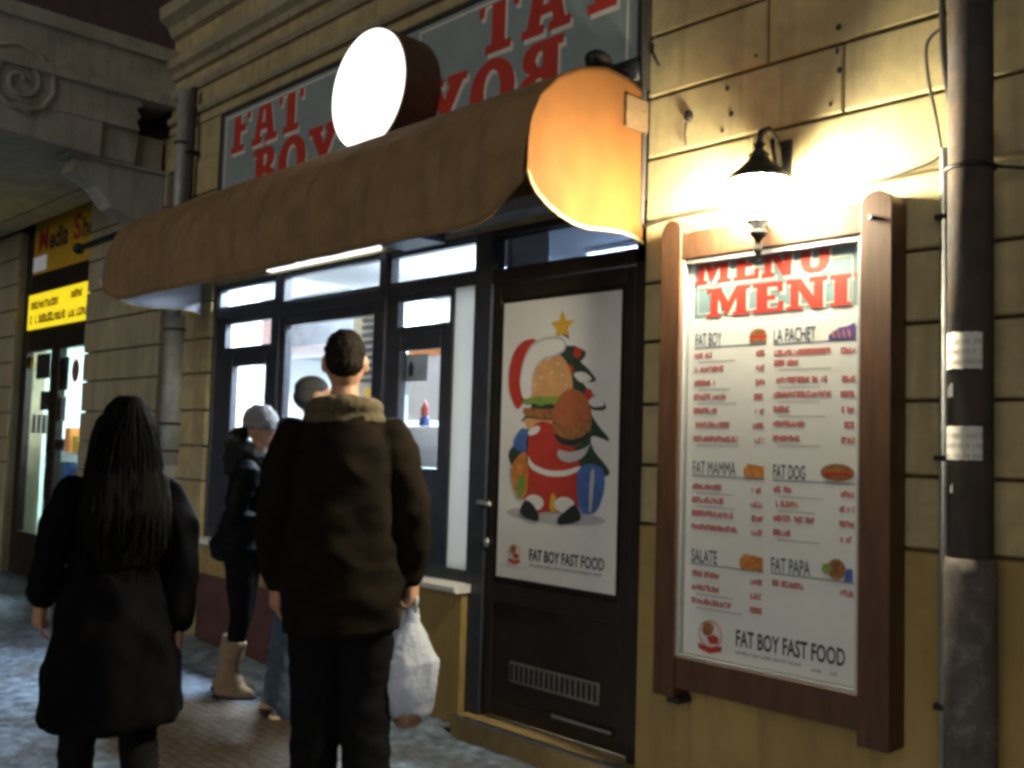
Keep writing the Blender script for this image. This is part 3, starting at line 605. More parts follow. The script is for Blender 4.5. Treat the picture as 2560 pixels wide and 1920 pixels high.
for wd, x, z, w in (("MENU", -2.302, 2.062, .59), ("MENIU", -2.243, 1.928, .775)):
    slab(wd, x + .009, z - .011, MY - .003, w, .118, cream, ms, "letter_shadow", hc); slab(wd, x, z, MY - .004, w, .118, red, ms, "lettering", hc)
HEAD = [("FAT BOY", -2.297, 1.822, .122, 1.0), ("LA PACHET", -1.948, 1.818, .170, 1.), ("FAT MAMMA", -2.299, 1.319, .196, 1.), ("FAT DOG", -1.943, 1.317, .130, 1.), ("SALATE", -2.299, .978, .120, 1.), ("FAT PAPA", -1.946, .979, .156, 1.)]
lr = B()
for s_, x, z, w, _ in HEAD:
    text(s_, x, z, MY - .0015, w, .052, navy, ms, "heading", 0 if "MAM" in s_ else .012)
    lr.rect(x - .002, -1.978 if x < -2 else -1.624, z - .008, z - .004, MY - .0012)
lr.obj("heading_rule", navy, ms)
rnd = random.Random(11); b = B(); bp = B(); bg_ = B()
LINES = [(-2.30, 1.775, [.085, .14, .10, .15, .11, .17, .205], .0545), (-1.945, 1.768, [.225, .10], .036), (-1.945, 1.668, [.215, .23, .07, .13, .11], .0535), (-2.30, 1.262, [.135, .145, .19, .215], .052), (-1.94, 1.268, [.075, .10, .165, .075], .052), (-2.294, .925, [.125, .125, .18], .052), (-1.941, .928, [.155], .05)]
for x, z, ws, st in LINES:
    for i, w in enumerate(ws):
        zz = z - i * st
        scribble(b, x, zz, MY - .0015, w, .0215, rnd)
        if not (x > -2 and abs(z - 1.768) < .001 and i == 1): 
            xr = -1.982 if x < -2 else -1.626; pw = rnd.choice((.05, .055, .04)); scribble(bp, xr - pw, zz - .003, MY - .0015, pw, .0215, rnd)
        if rnd.random() < .75: 
            gx = x + .02
            while gx < x + rnd.uniform(.16, .27): bg_.rect(gx, gx + .008, zz - .018, zz - .0135, MY - .0012); gx += .0105
b.obj("menu_items", pinkred, ms); bp.obj("menu_prices", pinkred, ms); bg_.obj("fine_print", greyprint, ms)
# small food pictures beside the headings
def food(cx, z, w, h, kind):
    y = MY - .002; b = B()
    if kind == 'burger':
        b.flat([(cx - w / 2, z + h * .55)] + [(cx + w / 2 * math.cos(R(a)), z + h * .55 + h * .45 * math.sin(R(a))) for a in range(165, 14, -15)] + [(cx + w / 2, z + h * .55)], y)
        b.rect(cx - w * .5, cx + w * .5, z, z + h * .25, y); o = b.obj("food_picture", brown_print, ms); B().rect(cx - w * .52, cx + w * .52, z + h * .26, z + h * .53, y).obj("food_filling", red, o)
    elif kind == 'bag':
        o = b.flat([(cx - w / 2, z), (cx + w / 2, z), (cx + w / 2, z + h), (cx + w * .2, z + h * .8), (cx - w * .1, z + h * .75), (cx - w / 2, z + h * .3)], y).obj("food_picture", purple_print, ms)
        bb = B()
        for k in range(4): bb.flat([(cx - w * .3 + k * w * .2, z + h * .1), (cx - w * .25 + k * w * .2, z + h * .1), (cx - w * .33 + k * w * .2, z + h * .6), (cx - w * .38 + k * w * .2, z + h * .6)], y - .001)
        bb.obj("food_filling", orange_print, o)
    elif kind == 'roll':
        o = b.flat([(cx + w / 2 * math.cos(R(a)), z + h * .5 + h * .5 * math.sin(R(a))) for a in range(0, 360, 15)], y).obj("food_picture", brown_print, ms)
        B().flat([(cx - w * .4, z + h * .3), (cx + w * .42, z + h * .38), (cx + w * .42, z + h * .58), (cx - w * .4, z + h * .5)], y - .001).obj("food_filling", red, o)
    elif kind == 'tray':
        o = b.flat([(cx - w * .5, z + h * .2), (cx - w * .4, z), (cx + w * .5, z), (cx + w * .5, z + h * .85), (cx - w * .3, z + h), (cx - w * .5, z + h * .6)], y).obj("food_picture", orange_print, ms)
        bb = B(); q = random.Random(5)
        for k in range(14): px, pz = cx + q.uniform(-.4, .4) * w, z + q.uniform(.15, .8) * h; bb.flat([(px, pz), (px + w * .1, pz + h * .05), (px + w * .08, pz + h * .14)], y - .001)
        bb.obj("food_filling", gold_print, o)
    else:
        o = b.disc(cx, z + h * .52, w * .28, h * .5, y).obj("food_picture", brown_print, ms); B().disc(cx - w * .3, z + h * .5, w * .14, h * .26, y - .001).obj("food_garnish", lime_print, o); B().flat([(cx + w * .22, z), (cx + w * .5, z + h * .02), (cx + w * .48, z + h * .62), (cx + w * .3, z + h * .6)], y - .001).obj("food_garnish", blue_print, o)
food(-2.014, 1.824, .072, .052, 'burger'); food(-1.678, 1.816, .10, .056, 'bag'); food(-2.024, 1.317, .088, .05, 'tray'); food(-1.69, 1.317, .128, .062, 'roll'); food(-2.03, .974, .10, .058, 'tray'); food(-1.69, .976, .124, .072, 'plate')
text("FAT BOY FAST FOOD", -2.09, .686, MY - .0015, .435, .062, ink, ms, "lettering", .022)
b = B(); q = random.Random(2); scribble(b, -2.09, .658, MY - .0015, .27, .012, q); scribble(b, -1.78, .650, MY - .0015, .04, .012, q); scribble(b, -1.71, .650, MY - .0015, .03, .012, q); b.obj("fine_print", greyprint, ms)
def emblem(cx, cz, r, y, par):
    b = B(); n = 32
    for i in range(n):
        a, c = 2 * math.pi * i / n, 2 * math.pi * (i + 1) / n
        b.flat([(cx + r * math.cos(a), cz + r * math.sin(a)), (cx + r * math.cos(c), cz + r * math.sin(c)), (cx + r * .93 * math.cos(c), cz + r * .93 * math.sin(c)), (cx + r * .93 * math.cos(a), cz + r * .93 * math.sin(a))], y)
    o = b.obj("emblem_ring", red, par)
    B().flat([(cx - r * .75, cz + r * .2), (cx - r * .55, cz + r * .75), (cx, cz + r * .88), (cx + r * .35, cz + r * .6), (cx + r * .2, cz + r * .1), (cx - r * .1, cz - r * .1), (cx - r * .5, cz - r * .15)], y - .001).obj("emblem_mark", brown_print, o)
    B().flat([(cx - r * .3, cz - r * .2), (cx + r * .3, cz), (cx + r * .75, cz - r * .15), (cx + r * .7, cz - r * .6), (cx, cz - r * .7)], y - .0015).obj("emblem_mark", red, o)
    B().flat([(cx - r * 1.05, cz - r * .75), (cx, cz - r * .95), (cx + r * 1.05, cz - r * .72), (cx + r * 1.0, cz - r * 1.1), (cx, cz - r * 1.4), (cx - r * 1.0, cz - r * 1.15)], y - .002).obj("emblem_ribbon", red, o)
emblem(-2.205, .712, .052, MY - .0015, ms)

# ------------------------------------------------------------------ poster on the door
PX0, PZ0 = on(-3.483, .785, .04); PX1, PZ1 = on(-2.742, 2.102, .04); PW, PH = PX1 - PX0, PZ1 - PZ0
ps = thing("door_poster", "white Christmas poster with a gold star, tree, burger and gifts on the dark door", "poster", (-3.12, .04, .8))
PY = .038
B().box(PX0, PX1, PY, .043, PZ0, PZ1).obj("poster_sheet", paper, ps)
def pu(l): return [(PX0 + a * PW, PZ0 + c * PH) for a, c in l]
def chaikin(l, n=2):
    for _ in range(n): l = [q for i in range(len(l)) for q in ((l[i][0] * .78 + l[(i + 1) % len(l)][0] * .22, l[i][1] * .78 + l[(i + 1) % len(l)][1] * .22), (l[i][0] * .22 + l[(i + 1) % len(l)][0] * .78, l[i][1] * .22 + l[(i + 1) % len(l)][1] * .78))]
    return l
def pp_(name, l, m, k, par=None):
    if name != 'star' and len(l) < 40: l = chaikin(l)
    return B().flat(pu(l), PY - .0003 * k - .0003).obj(name, m, par or ps)
def pe(cx_, cz_, rx, rz_, n=26, a0=0): return [(cx_ + rx * math.cos(2 * math.pi * i / n + a0), cz_ + rz_ * PW / PH * math.sin(2 * math.pi * i / n + a0)) for i in range(n)]
pp_("picture_shadow", pe(.50, .235, .42, .045), shadow_print, 1)
star = []
for i in range(10): a = math.pi / 2 + i * math.pi / 5; rr_ = .105 if i % 2 == 0 else .048; star.append((.53 + rr_ * math.cos(a), .895 + rr_ * PW / PH * math.sin(a)))
pp_("star", star, gold_print, 3)
tree = [(.53, .835), (.60, .83), (.66, .82), (.74, .80), (.71, .775), (.68, .77), (.76, .74), (.83, .70), (.76, .695), (.70, .70), (.80, .65), (.90, .625), (.90, .60), (.80, .60), (.74, .62), (.84, .55), (.95, .50), (.86, .49), (.78, .48), (.95, .40), (.92, .38), (.70, .38), (.14, .38), (.06, .45), (.20, .50), (.12, .53), (.30, .62), (.22, .64), (.40, .74), (.33, .75), (.46, .82)]
tr = pp_("tree", tree, green_print, 2)
for l in ([(.46, .84), (.53, .875), (.62, .85), (.66, .825), (.58, .825)], [(.62, .73), (.72, .735), (.80, .705), (.70, .69)], [(.74, .655), (.86, .64), (.90, .615), (.78, .61)], [(.78, .52), (.92, .50), (.95, .485), (.80, .47)], [(.09, .53), (.2, .57), (.28, .55), (.16, .50)]): pp_("snow", l, paper, 3, tr)
for c in ((.66, .80), (.60, .74), (.76, .655)): pp_("bauble", pe(*c, .035, .035, 12), red, 3.6, tr)
bb_ = pp_("big_bun", [(.20, .64), (.20, .71), (.26, .78), (.36, .815), (.48, .81), (.58, .77), (.63, .71), (.63, .64), (.50, .625), (.34, .625)], tan_print, 4)
for px_, pz_ in ((.34, .77), (.42, .785), (.50, .765), (.36, .72), (.45, .735), (.54, .725), (.30, .695), (.57, .69)): pp_("sesame_seed", pe(px_, pz_, .012, .007, 8), cream, 5, bb_)
pp_("big_bun_lettuce", [(.18, .635), (.24, .62), (.30, .63), (.36, .615), (.43, .63), (.50, .615), (.57, .63), (.64, .62), (.66, .64), (.60, .65), (.40, .652), (.22, .65)], lime_print, 5, bb_)
pp_("big_bun_patty", [(.20, .615), (.40, .605), (.62, .615), (.63, .585), (.42, .57), (.21, .585)], brown_print, 4, bb_)
pp_("big_bun_base", [(.21, .58), (.42, .565), (.62, .58), (.60, .535), (.42, .52), (.24, .535)], tan_print, 4, bb_)
pp_("hat", [(.15, .60), (.07, .67), (.06, .75), (.11, .825), (.20, .86), (.32, .86), (.30, .80), (.24, .72), (.21, .63)], red, 5)
pp_("hat_fold", [(.215, .645), (.16, .70), (.19, .785), (.265, .845), (.40, .866), (.55, .86), (.575, .81), (.46, .788), (.36, .782), (.295, .745), (.28, .69), (.29, .65)], shadow_print, 5.5)
pp_("hat_brim", [(.20, .64), (.17, .70), (.20, .78), (.27, .835), (.40, .855), (.54, .85), (.56, .815), (.46, .795), (.36, .79), (.29, .75), (.27, .69), (.28, .65)], paper, 6)
sk = pp_("sack", [(.26, .44), (.22, .36), (.24, .27), (.30, .235), (.45, .25), (.55, .25), (.68, .245), (.72, .30), (.72, .40), (.66, .47), (.60, .52), (.40, .57), (.30, .55), (.24, .50)], red, 7)
pp_("sack_trim", [(.24, .43), (.30, .39), (.45, .37), (.60, .375), (.72, .40), (.72, .415), (.60, .395), (.45, .39), (.31, .41), (.25, .45)], paper, 8, sk)
pp_("sack_tie", [(.26, .535), (.34, .55), (.37, .54), (.34, .52), (.26, .51)], paper, 8, sk)
pp_("sack_ribbon", [(.46, .25), (.53, .25), (.52, .30), (.49, .32), (.47, .30)], gold_print, 8, sk)
bu = pp_("burger", pe(.63, .57, .165, .17), brown_print, 10)
pp_("burger_bun", [(.47, .575), (.48, .615), (.54, .66), (.62, .68), (.71, .665), (.78, .62), (.79, .575), (.70, .555), (.62, .545), (.53, .555)], mat("toasted_bun_print", (.42, .13, .05), .6, .15, 18), 11, bu)
pp_("burger_patty", [(.48, .53), (.56, .505), (.64, .50), (.74, .515), (.78, .535), (.76, .50), (.64, .475), (.52, .49)], ink, 11, bu)
pp_("burger_paper", [(.52, .47), (.62, .455), (.76, .475), (.80, .50), (.74, .44), (.62, .42), (.52, .435)], shadow_print, 11, bu)
gb = pp_("gift_box", [(.68, .40), (.78, .425), (.90, .41), (.91, .34), (.85, .255), (.72, .25), (.69, .31)], blue_print, 9); pp_("gift_ribbon", [(.79, .40), (.83, .41), (.81, .26), (.785, .255)], shadow_print, 10, gb)
go = pp_("gift_box", [(.10, .40), (.22, .46), (.27, .44), (.27, .30), (.19, .28), (.13, .33)], orange_print, 8); pp_("gift_ribbon", [(.17, .36), (.24, .38), (.25, .31), (.19, .285), (.165, .32)], lime_print, 9, go)
pp_("gift_box", [(.13, .50), (.20, .545), (.26, .53), (.26, .45), (.18, .455), (.13, .47)], blue_print, 7)
for a, e in (((.30, .265), 1), ((.62, .265), -1)):
    cx_, c2 = a; pp_("boot_cuff", pe(cx_ + .03 * e, c2 + .012, .085, .05, 16), paper, 10); pp_("boot", [(cx_ - .09, c2 - .01), (cx_ - .05, c2 + .02), (cx_ + .01, c2 + .012), (cx_ + .08, c2 - .03), (cx_ + .07, c2 - .055), (cx_ - .02, c2 - .05), (cx_ - .09, c2 - .035)] if e > 0 else [(cx_ + .10, c2 - .005), (cx_ + .05, c2 + .02), (cx_, c2), (cx_ - .09, c2 - .035), (cx_ - .08, c2 - .06), (cx_ + .02, c2 - .05), (cx_ + .11, c2 - .035)], ink, 11)
text("FAT BOY FAST FOOD", PX0 + .30 * PW, PZ0 + .072 * PH, PY - .0015, .615 * PW, .055, ink, ps, "lettering", .022)
b = B(); scribble(b, PX0 + .30 * PW, PZ0 + .053 * PH, PY - .0015, .60 * PW, .011, random.Random(4)); b.obj("fine_print", greyprint, ps)
emblem(PX0 + .165 * PW, PZ0 + .092 * PH, .040, PY - .0015, ps)

# ------------------------------------------------------------------ pipes, cables and wall clutter on the right
dp = thing("drainpipe", "thick dark drainpipe down the wall right of the menu board", "drainpipe", (-1.24, -.10, 0))
B().tube([(-1.235, -.085, 1.06), (-1.235, -.085, 5.4)], .068, 20).obj("pipe", dark_pipe, dp, True)
B().tube([(-1.235, -.085, -.02), (-1.235, -.085, 1.05), (-1.235, -.085, 1.10)], [.078, .078, .074], 20).obj("pipe_foot", mat("flaking_grey_pipe", (.10, .085, .075), .85, .35, 16, .5, 40, col2=(.2, .19, .17), split=(.55, .72), cs=16), dp, True)
for z in (2.34, 3.45):
    b = B(); b.tube([(-1.235 + .072 * math.cos(a), -.085 + .072 * math.sin(a), z) for a in [2 * math.pi * k / 20 for k in range(20)]], .008, 6, True); b.tube([(-1.165, -.07, z), (-1.05, -.015, z - .02)], .006, 6)
    b.obj("clamp", iron, dp, True)
for i, (z0, z1, lab) in enumerate(((1.69, 1.805, "upper white paper notice pasted on the dark drainpipe"), (1.405, 1.51, "lower torn white paper notice pasted on the dark drainpipe"))):
    t = thing("paper_notice", lab, "notice", (-1.235, -.16, z0), "paper notices on the drainpipe"); b = B(); bl = B(); rr2 = random.Random(20 + i)
    A = [R(a) for a in range(205, 321, 5)]
    for a, c in zip(A, A[1:]):
        e0, e1 = .004 * noise.noise(Vector((a * 5, i, 0))), .004 * noise.noise(Vector((c * 5, i, 0)))
        b.poly([(-1.235 + .0695 * math.cos(q_), -.085 + .0695 * math.sin(q_), z) for q_, z in ((a, z0 + e0), (c, z0 + e1), (c, z1 + e1), (a, z1 + e0))])
        for k in range(3):
            zz = z1 - .025 - k * .032
            if rr2.random() < .85: bl.poly([(-1.235 + .0702 * math.cos(q_), -.085 + .0702 * math.sin(q_), z) for q_, z in ((a + .01, zz - .012), (c - .03, zz - .012), (c - .03, zz + .003), (a + .01, zz + .003))])
    b.obj("notice_sheet", paper_dirty, t); bl.obj("print_line", greyprint, t)
for x, z, w, lab in ((-1.283, 1.60, .03, "small torn white paper scrap on the drainpipe between the two notices"), (-1.275, 1.30, .02, "tiny white paper scrap on the drainpipe below the notices")):
    b = B(); dx = [(0, 0), (w, .005), (w * .9, w), (w * .4, w * 1.6), (0, w)]; b.flat([(x + p_, z + q_) for p_, q_ in dx], -.145); tag(b.obj("paper_scrap", paper_dirty), lab, "paper scrap")
for i, (x, r, top, lab) in enumerate(((-1.338, .017, 2.44, "thin pale conduit on the wall, nearer the menu board"), (-1.302, .011, 5.2, "thin dark conduit on the wall hard beside the drainpipe"))):
    t = thing("conduit", lab, "conduit", (x, -.03, 0), "conduits beside the drainpipe"); B().tube([(x, -.03, -.02), (x, -.03, top)], r, 10).obj("conduit_pipe", zinc if i == 0 else dark_pipe, t, True)
    for z in (.6, 1.4, 2.2): B().box(x - r - .012, x + r + .012, -.03 - r - .003, -.001, z, z + .018, .002).obj("saddle_clip", iron, t)
def wire(name, pts, r, lab, cat="cable", group="cables on the wall"):
    out = []
    P = [Vector(p) for p in pts]
    for i in range(len(P) - 1):
        p0, p1, p2, p3 = P[max(i - 1, 0)], P[i], P[i + 1], P[min(i + 2, len(P) - 1)]
        for k in range(8):
            t = k / 8; out.append(.5 * ((2 * p1) + (-p0 + p2) * t + (2 * p0 - 5 * p1 + 4 * p2 - p3) * t * t + (-p0 + 3 * p1 - 3 * p2 + p3) * t ** 3))
    out.append(P[-1]); return tag(B().tube(out, r, 7).obj(name, cable_m, None, True), lab, cat, group)
wire("cable", [(-2.63, -.015, 2.36), (-2.5, -.02, 2.372), (-2.3, -.02, 2.385), (-2.0, -.02, 2.36), (-1.63, -.018, 2.372), (-1.5, -.02, 2.385), (-1.38, -.02, 2.41), (-1.345, -.03, 2.44)], .006, "thin cable along the wall from the awning past the lantern to the conduit")
wire("cable", [(-1.352, -.02, 2.42), (-1.372, -.02, 2.55), (-1.40, -.02, 2.70), (-1.405, -.02, 2.82), (-1.36, -.02, 2.86)], .006, "thin looped cable hanging on the wall above the pale conduit")
wire("cable", [(-1.352, -.03, 5.0), (-1.35, -.035, 3.4), (-1.345, -.04, 2.9), (-1.33, -.05, 2.7), (-1.30, -.05, 2.52), (-1.29, -.03, 2.45)], .012, "thick dark cable bundle running down the wall left of the drainpipe")
wire("cable", [(-1.325, -.05, 5.0), (-1.322, -.05, 3.2), (-1.31, -.05, 2.8), (-1.30, -.04, 2.6)], .007, "thin grey cable beside the thick bundle left of the drainpipe")
wire("cable", [(-2.635, -.03, 3.7), (-2.632, -.03, 3.2), (-2.622, -.025, 2.8), (-2.628, -.02, 2.37)], .012, "dark cable running down the wall edge beside the orange awning end")
hk = thing("wall_hook", "black hook with a short drooping wire on the wall above the lantern", "hook", (-2.40, 0, 2.8)); B().ball((-2.40, -.012, 2.795), (.022, .014, .026), 12).obj("hook_head", iron, hk, True); B().tube([(-2.412, -.01, 2.77), (-2.416, -.015, 2.72), (-2.408, -.012, 2.67)], .004, 6).obj("hook_wire", iron, hk, True)
hk = thing("wall_hook", "small black hook on the wall beside the right edge of the shop sign", "hook", (-2.58, 0, 3.1)); B().tube([(-2.60, -.004, 3.16), (-2.59, -.02, 3.12), (-2.565, -.02, 3.07), (-2.56, -.006, 3.05)], .006, 6).obj("hook_wire", iron, hk, True)
for i, (x, z) in enumerate(((-1.74, 2.985), (-1.745, 2.895), (-1.735, 2.82), (-1.77, 2.70), (-2.09, 2.97), (-2.22, 2.87), (-2.2, 2.76), (-2.24, 2.70))):
    q = random.Random(i); tag(B().ball((x, -.001, z), (.011 * q.uniform(.5, 1.1), .004, .012 * q.uniform(.5, 1.1)), 10).obj("wall_plug", iron, None, True), "small dark fixing plug left in the grooved wall above the lantern", "plug", "fixing plugs in the wall above the lantern")

# ------------------------------------------------------------------ drainpipe and rust between the left piers
dl = thing("drainpipe", "pale galvanised drainpipe in the recess between the two left piers", "drainpipe", (-6.97, -.08, 0))
B().tube([(-7.0, -.02, 1.2), (-7.0, -.02, 2.3)], .085, 18).obj("pipe_sleeve", zinc, dl, True); B().tube([(-6.98, -.06, 2.25), (-6.98, -.06, 4.0)], .05, 16).obj("pipe", zinc, dl, True)
B().tube([(-7.0, -.02, -.02), (-7.0, -.02, 1.21)], .075, 18).obj("pipe_foot", zinc, dl, True)
for z, r in ((1.30, .09), (1.5, .09), (2.2, .09), (3.0, .056), (3.6, .056)): B().tube([(-7.0 + (.02 if z > 2.3 else 0) + r * math.cos(a), (-.06 if z > 2.3 else -.02) + r * math.sin(a), z) for a in [2 * math.pi * k / 16 for k in range(16)]], .010, 6, True).obj("clamp", dark_pipe, dl, True)
t = thing("conduit", "dark thin downpipe hard right of the galvanised drainpipe above the awning", "conduit", (-6.86, -.05, 2.9)); B().tube([(-6.86, -.05, 2.9), (-6.86, -.05, 4.0)], .026, 10).obj("conduit_pipe", dark_pipe, t, True); B().box(-6.9, -6.82, -.08, -.001, 3.5, 3.52).obj("saddle_clip", iron, t)

# ------------------------------------------------------------------ the lit shop on the far left
SY = .10
b = B(); kk = lambda x, z: on(x, z, SY)
def sbox(b, x0, x1, z0, z1, y0=.09, y1=.16): X0, Z0 = on(x0, z0, SY); X1, Z1 = on(x1, z1, SY); b.box(X0, X1, y0, y1, Z0, Z1, .005)
sbox(b, -10.55, -10.28, -.05, 3.55); sbox(b, -10.28, -8.5, 3.49, 3.57); sbox(b, -10.28, -8.5, 2.75, 2.95); sbox(b, -10.28, -8.5, 2.19, 2.41); sbox(b, -9.62, -9.40, -.05, 2.19); sbox(b, -10.28, -9.62, -.05, .45); sbox(b, -9.40, -8.5, -.05, .45)
b.obj("neighbour_shop_frame", door_m, bld)
for x0, x1 in ((-10.28, -9.62), (-9.40, -8.5)):
    X0, Z0 = on(x0, .45, SY); X1, Z1 = on(x1, 2.19, SY); b = B(); b.box(X0, X1, .12, .126, Z0, Z1); w_ = b.obj("neighbour_window", panes, bld)
room2 = B(); room2.box(-11.4, -8.5, 2.6, 2.7, 0, 2.9); room2.box(-11.5, -11.4, .35, 2.7, 0, 2.9); room2.box(-8.55, -8.5, .35, 2.6, 0, 2.9); room2.box(-11.4, -8.55, .35, 2.6, 2.6, 2.65); room2.obj("neighbour_interior", mat("pale_green_room_paint", (.66, .80, .76), .7, .05, 3), bld)
B().box(-11.4, -8.56, .3, 2.6, -.02, .01).obj("neighbour_floor", floor_m, bld)
t = thing("ceiling_lamp", "greenish white strip lamp in the small shop on the far left", "lamp", (-9.9, 1.2, 2.5)); B().box(-10.7, -9.1, 1.05, 1.35, 2.555, 2.595).obj("lamp_housing", white_wall, t); B().box(-10.65, -9.15, 1.1, 1.3, 2.53, 2.554).obj("diffuser", glow("green_white_tube", (.80, 1.0, .97), 190), t)
ms1 = thing("shop_sign", "dim yellow upper sign lettered Media Shop over the far left doorway", "sign", (-9.6, .1, 2.95))
X0, Z0 = on(-10.28, 2.95, SY); X1, Z1 = on(-8.6, 3.49, SY); B().box(X0, X1, .10, .13, Z0, Z1).obj("sign_panel", yellow_panel, ms1)
mxz = on(-10.15, 3.17, SY)
text("M", mxz[0], mxz[1], .0985, .26, .24, red, ms1, "lettering", .03); text("edia", mxz[0] + .29, mxz[1] - .01, .0985, .50, .22, ink, ms1, "lettering", .03); text("S", mxz[0] + .92, mxz[1], .0985, .20, .25, red, ms1, "lettering", .03); text("hop", mxz[0] + 1.15, mxz[1] - .06, .0985, .45, .26, ink, ms1, "lettering", .03)
B().rect(-10.75, -10.22, 3.03, 3.18, .0985).obj("sign_patch", mat("pale_patch", (.75, .75, .8), .6, .05, 4, emit=.15), ms1)
ms2 = thing("shop_sign", "bright backlit yellow lower sign with two blurred dark lines on the far left shop", "sign", (-9.6, .1, 2.41))
X0, Z0 = on(-10.29, 2.41, SY); X1, Z1 = on(-8.5, 2.75, SY); B().box(X0, X1, .08, .13, Z0, Z1).obj("sign_panel", yellow_lit, ms2)
q = random.Random(9); dkp = mat("dark_red_print", (.18, .05, .02), .6, .1, 8)
for dx, dz, w, h in ((.08, .20, .75, .075), (1.15, .23, .3, .075), (.08, .05, .95, .09), (1.1, .05, .5, .075)):
    b = B(); scribble(b, X0 + dx, Z0 + dz, .0785, w, h, q); b.obj("sign_line", dkp, ms2)
STK = [("poster_card", ink, -10.02, -9.66, 1.92, 2.16, "black card stuck high in the far left shop window"), ("poster_card", ink, -9.86, -9.64, 1.62, 1.80, "smaller black card under the high one in the far left shop window"), ("poster_card", ink, -9.36, -9.18, 1.80, 2.1, "narrow black card in the far left shop's right pane"), ("poster_card", shadow_print, -9.36, -9.2, 1.52, 1.74, "grey card in the far left shop's right pane"), ("poster_card", gold_print, -10.26, -10.10, 2.03, 2.15, "small yellow card in the top corner of the far left shop window"), ("price_card", paper_dirty, -10.06, -9.94, 1.40, 1.58, "left one of three pale price cards in the far left shop window"), ("price_card", paper_dirty, -9.92, -9.80, 1.40, 1.58, "middle one of three pale price cards in the far left shop window"), ("price_card", paper_dirty, -9.78, -9.66, 1.40, 1.58, "right one of three pale price cards in the far left shop window"), ("poster_card", ink, -9.36, -9.2, 1.26, 1.36, "small dark printed card low in the far left shop's right pane")]
for nm, m, x0, x1, z0, z1, lab in STK:
    X0, Z0 = on(x0, z0, .13); X1, Z1 = on(x1, z1, .13); tag(B().box(X0, X1, .130, .134, Z0, Z1).obj(nm, m), lab, "card")
X0, Z0 = on(-9.02, 1.97, .13); b = B(); b.prism([(X0 + .09 * math.cos(2 * math.pi * i / 24), Z0 + .11 * math.sin(2 * math.pi * i / 24)) for i in range(24)], .13, .134); tag(b.obj("round_sticker", mat("red_sticker", (.4, .06, .04), .6, .1, 9)), "round red sticker in the far left shop's right pane", "sticker")
dsk = thing("display_shelf", "white shelves of small goods in the far left shop window", "shelf", (-10, .5, 0)); b = B()
for z in (.5, .85, 1.2): b.box(-10.55, -8.7, .35, .75, z, z + .02)
b.obj("shelf_board", white_wall, dsk); b = B(); b.box(-10.58, -10.555, .35, .75, .011, 1.5); b.box(-9.72, -9.695, .355, .745, .011, .499); b.obj("shelf_side", white_wall, dsk)
gcol = [red, blue_print, orange_print, paper, shadow_print, lime_print, ink, gold_print]
q = random.Random(14)
for z in (.522, .872, 1.222):
    for i in range(9):
        x = -10.5 + i * .2; w, h = q.uniform(.1, .17), q.uniform(.1, .25); o = B().box(x, x + w, .40, .55, z, z + h, .008).obj("boxed_goods", gcol[q.randrange(8)]); tag(o, "small boxed goods on the white shelves of the far left shop", "goods", "goods on the far left shop's shelves")

# ------------------------------------------------------------------ people
skin = mat("skin", (.42, .23, .15), .5, .08, 20); hair_dark = mat("dark_brown_hair", (.014, .010, .008), .6, .4, 40, .5, 120, stretch=(1, 1, .3)); hair_long = mat("near_black_hair", (.0042, .0036, .0033), .7, .4, 30, .5, 110, stretch=(3, 3, .2)); hair_short = mat("cropped_grey_hair", (.03, .032, .036), .7, .3, 90, .4, 200)
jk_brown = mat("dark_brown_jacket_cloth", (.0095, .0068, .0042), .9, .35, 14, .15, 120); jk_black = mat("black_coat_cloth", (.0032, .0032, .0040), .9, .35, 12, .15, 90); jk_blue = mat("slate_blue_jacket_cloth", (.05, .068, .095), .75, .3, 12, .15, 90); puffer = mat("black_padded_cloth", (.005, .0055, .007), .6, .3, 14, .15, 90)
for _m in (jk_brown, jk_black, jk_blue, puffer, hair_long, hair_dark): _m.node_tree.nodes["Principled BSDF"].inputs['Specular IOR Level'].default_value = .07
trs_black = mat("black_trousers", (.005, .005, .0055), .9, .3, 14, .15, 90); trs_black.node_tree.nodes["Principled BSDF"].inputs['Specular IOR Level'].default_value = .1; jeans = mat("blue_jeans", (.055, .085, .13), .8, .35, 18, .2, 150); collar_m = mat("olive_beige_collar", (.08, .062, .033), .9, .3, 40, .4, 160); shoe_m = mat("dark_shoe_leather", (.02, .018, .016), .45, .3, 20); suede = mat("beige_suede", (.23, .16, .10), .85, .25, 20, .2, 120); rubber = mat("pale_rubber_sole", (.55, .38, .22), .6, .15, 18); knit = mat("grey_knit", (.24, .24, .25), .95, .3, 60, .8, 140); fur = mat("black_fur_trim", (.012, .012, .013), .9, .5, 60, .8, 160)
def hand(b, w, side, curl, d=Vector((0, 0, -1))):
    w = Vector(w); inn = Vector((-side, 0, 0)); fw = Vector((0, 1, 0))
    b.limb([w, w + d * .04, w + d * .085], [.026, .033, .034]); b.limb([w + d * .03 + fw * .02, w + d * .085 + fw * .026], [.018, .014], 10); b.limb([w + d * .03 - fw * .02, w + d * .082 - fw * .026], [.018, .014], 10)
    for k, (dy, L) in enumerate(((.030, .074), (.010, .082), (-.010, .076), (-.029, .060))):
        p = w + d * .088 + fw * dy; pts = [p]; a = curl * .35
        for seg in (.45, .31, .24): pts.append(pts[-1] + (d * math.cos(a) + inn * math.sin(a)) * L * seg); a += curl
        b.limb(pts, [.0098, .0092, .0085, .0075], 8)
    p = w + d * .03 + fw * .034; b.limb([p, p + (d * .7 + fw * .6 + inn * .3) * .035, p + (d * 1.0 + fw * .5 + inn * .8 * curl) * .058], [.0125, .0105, .0085], 8)
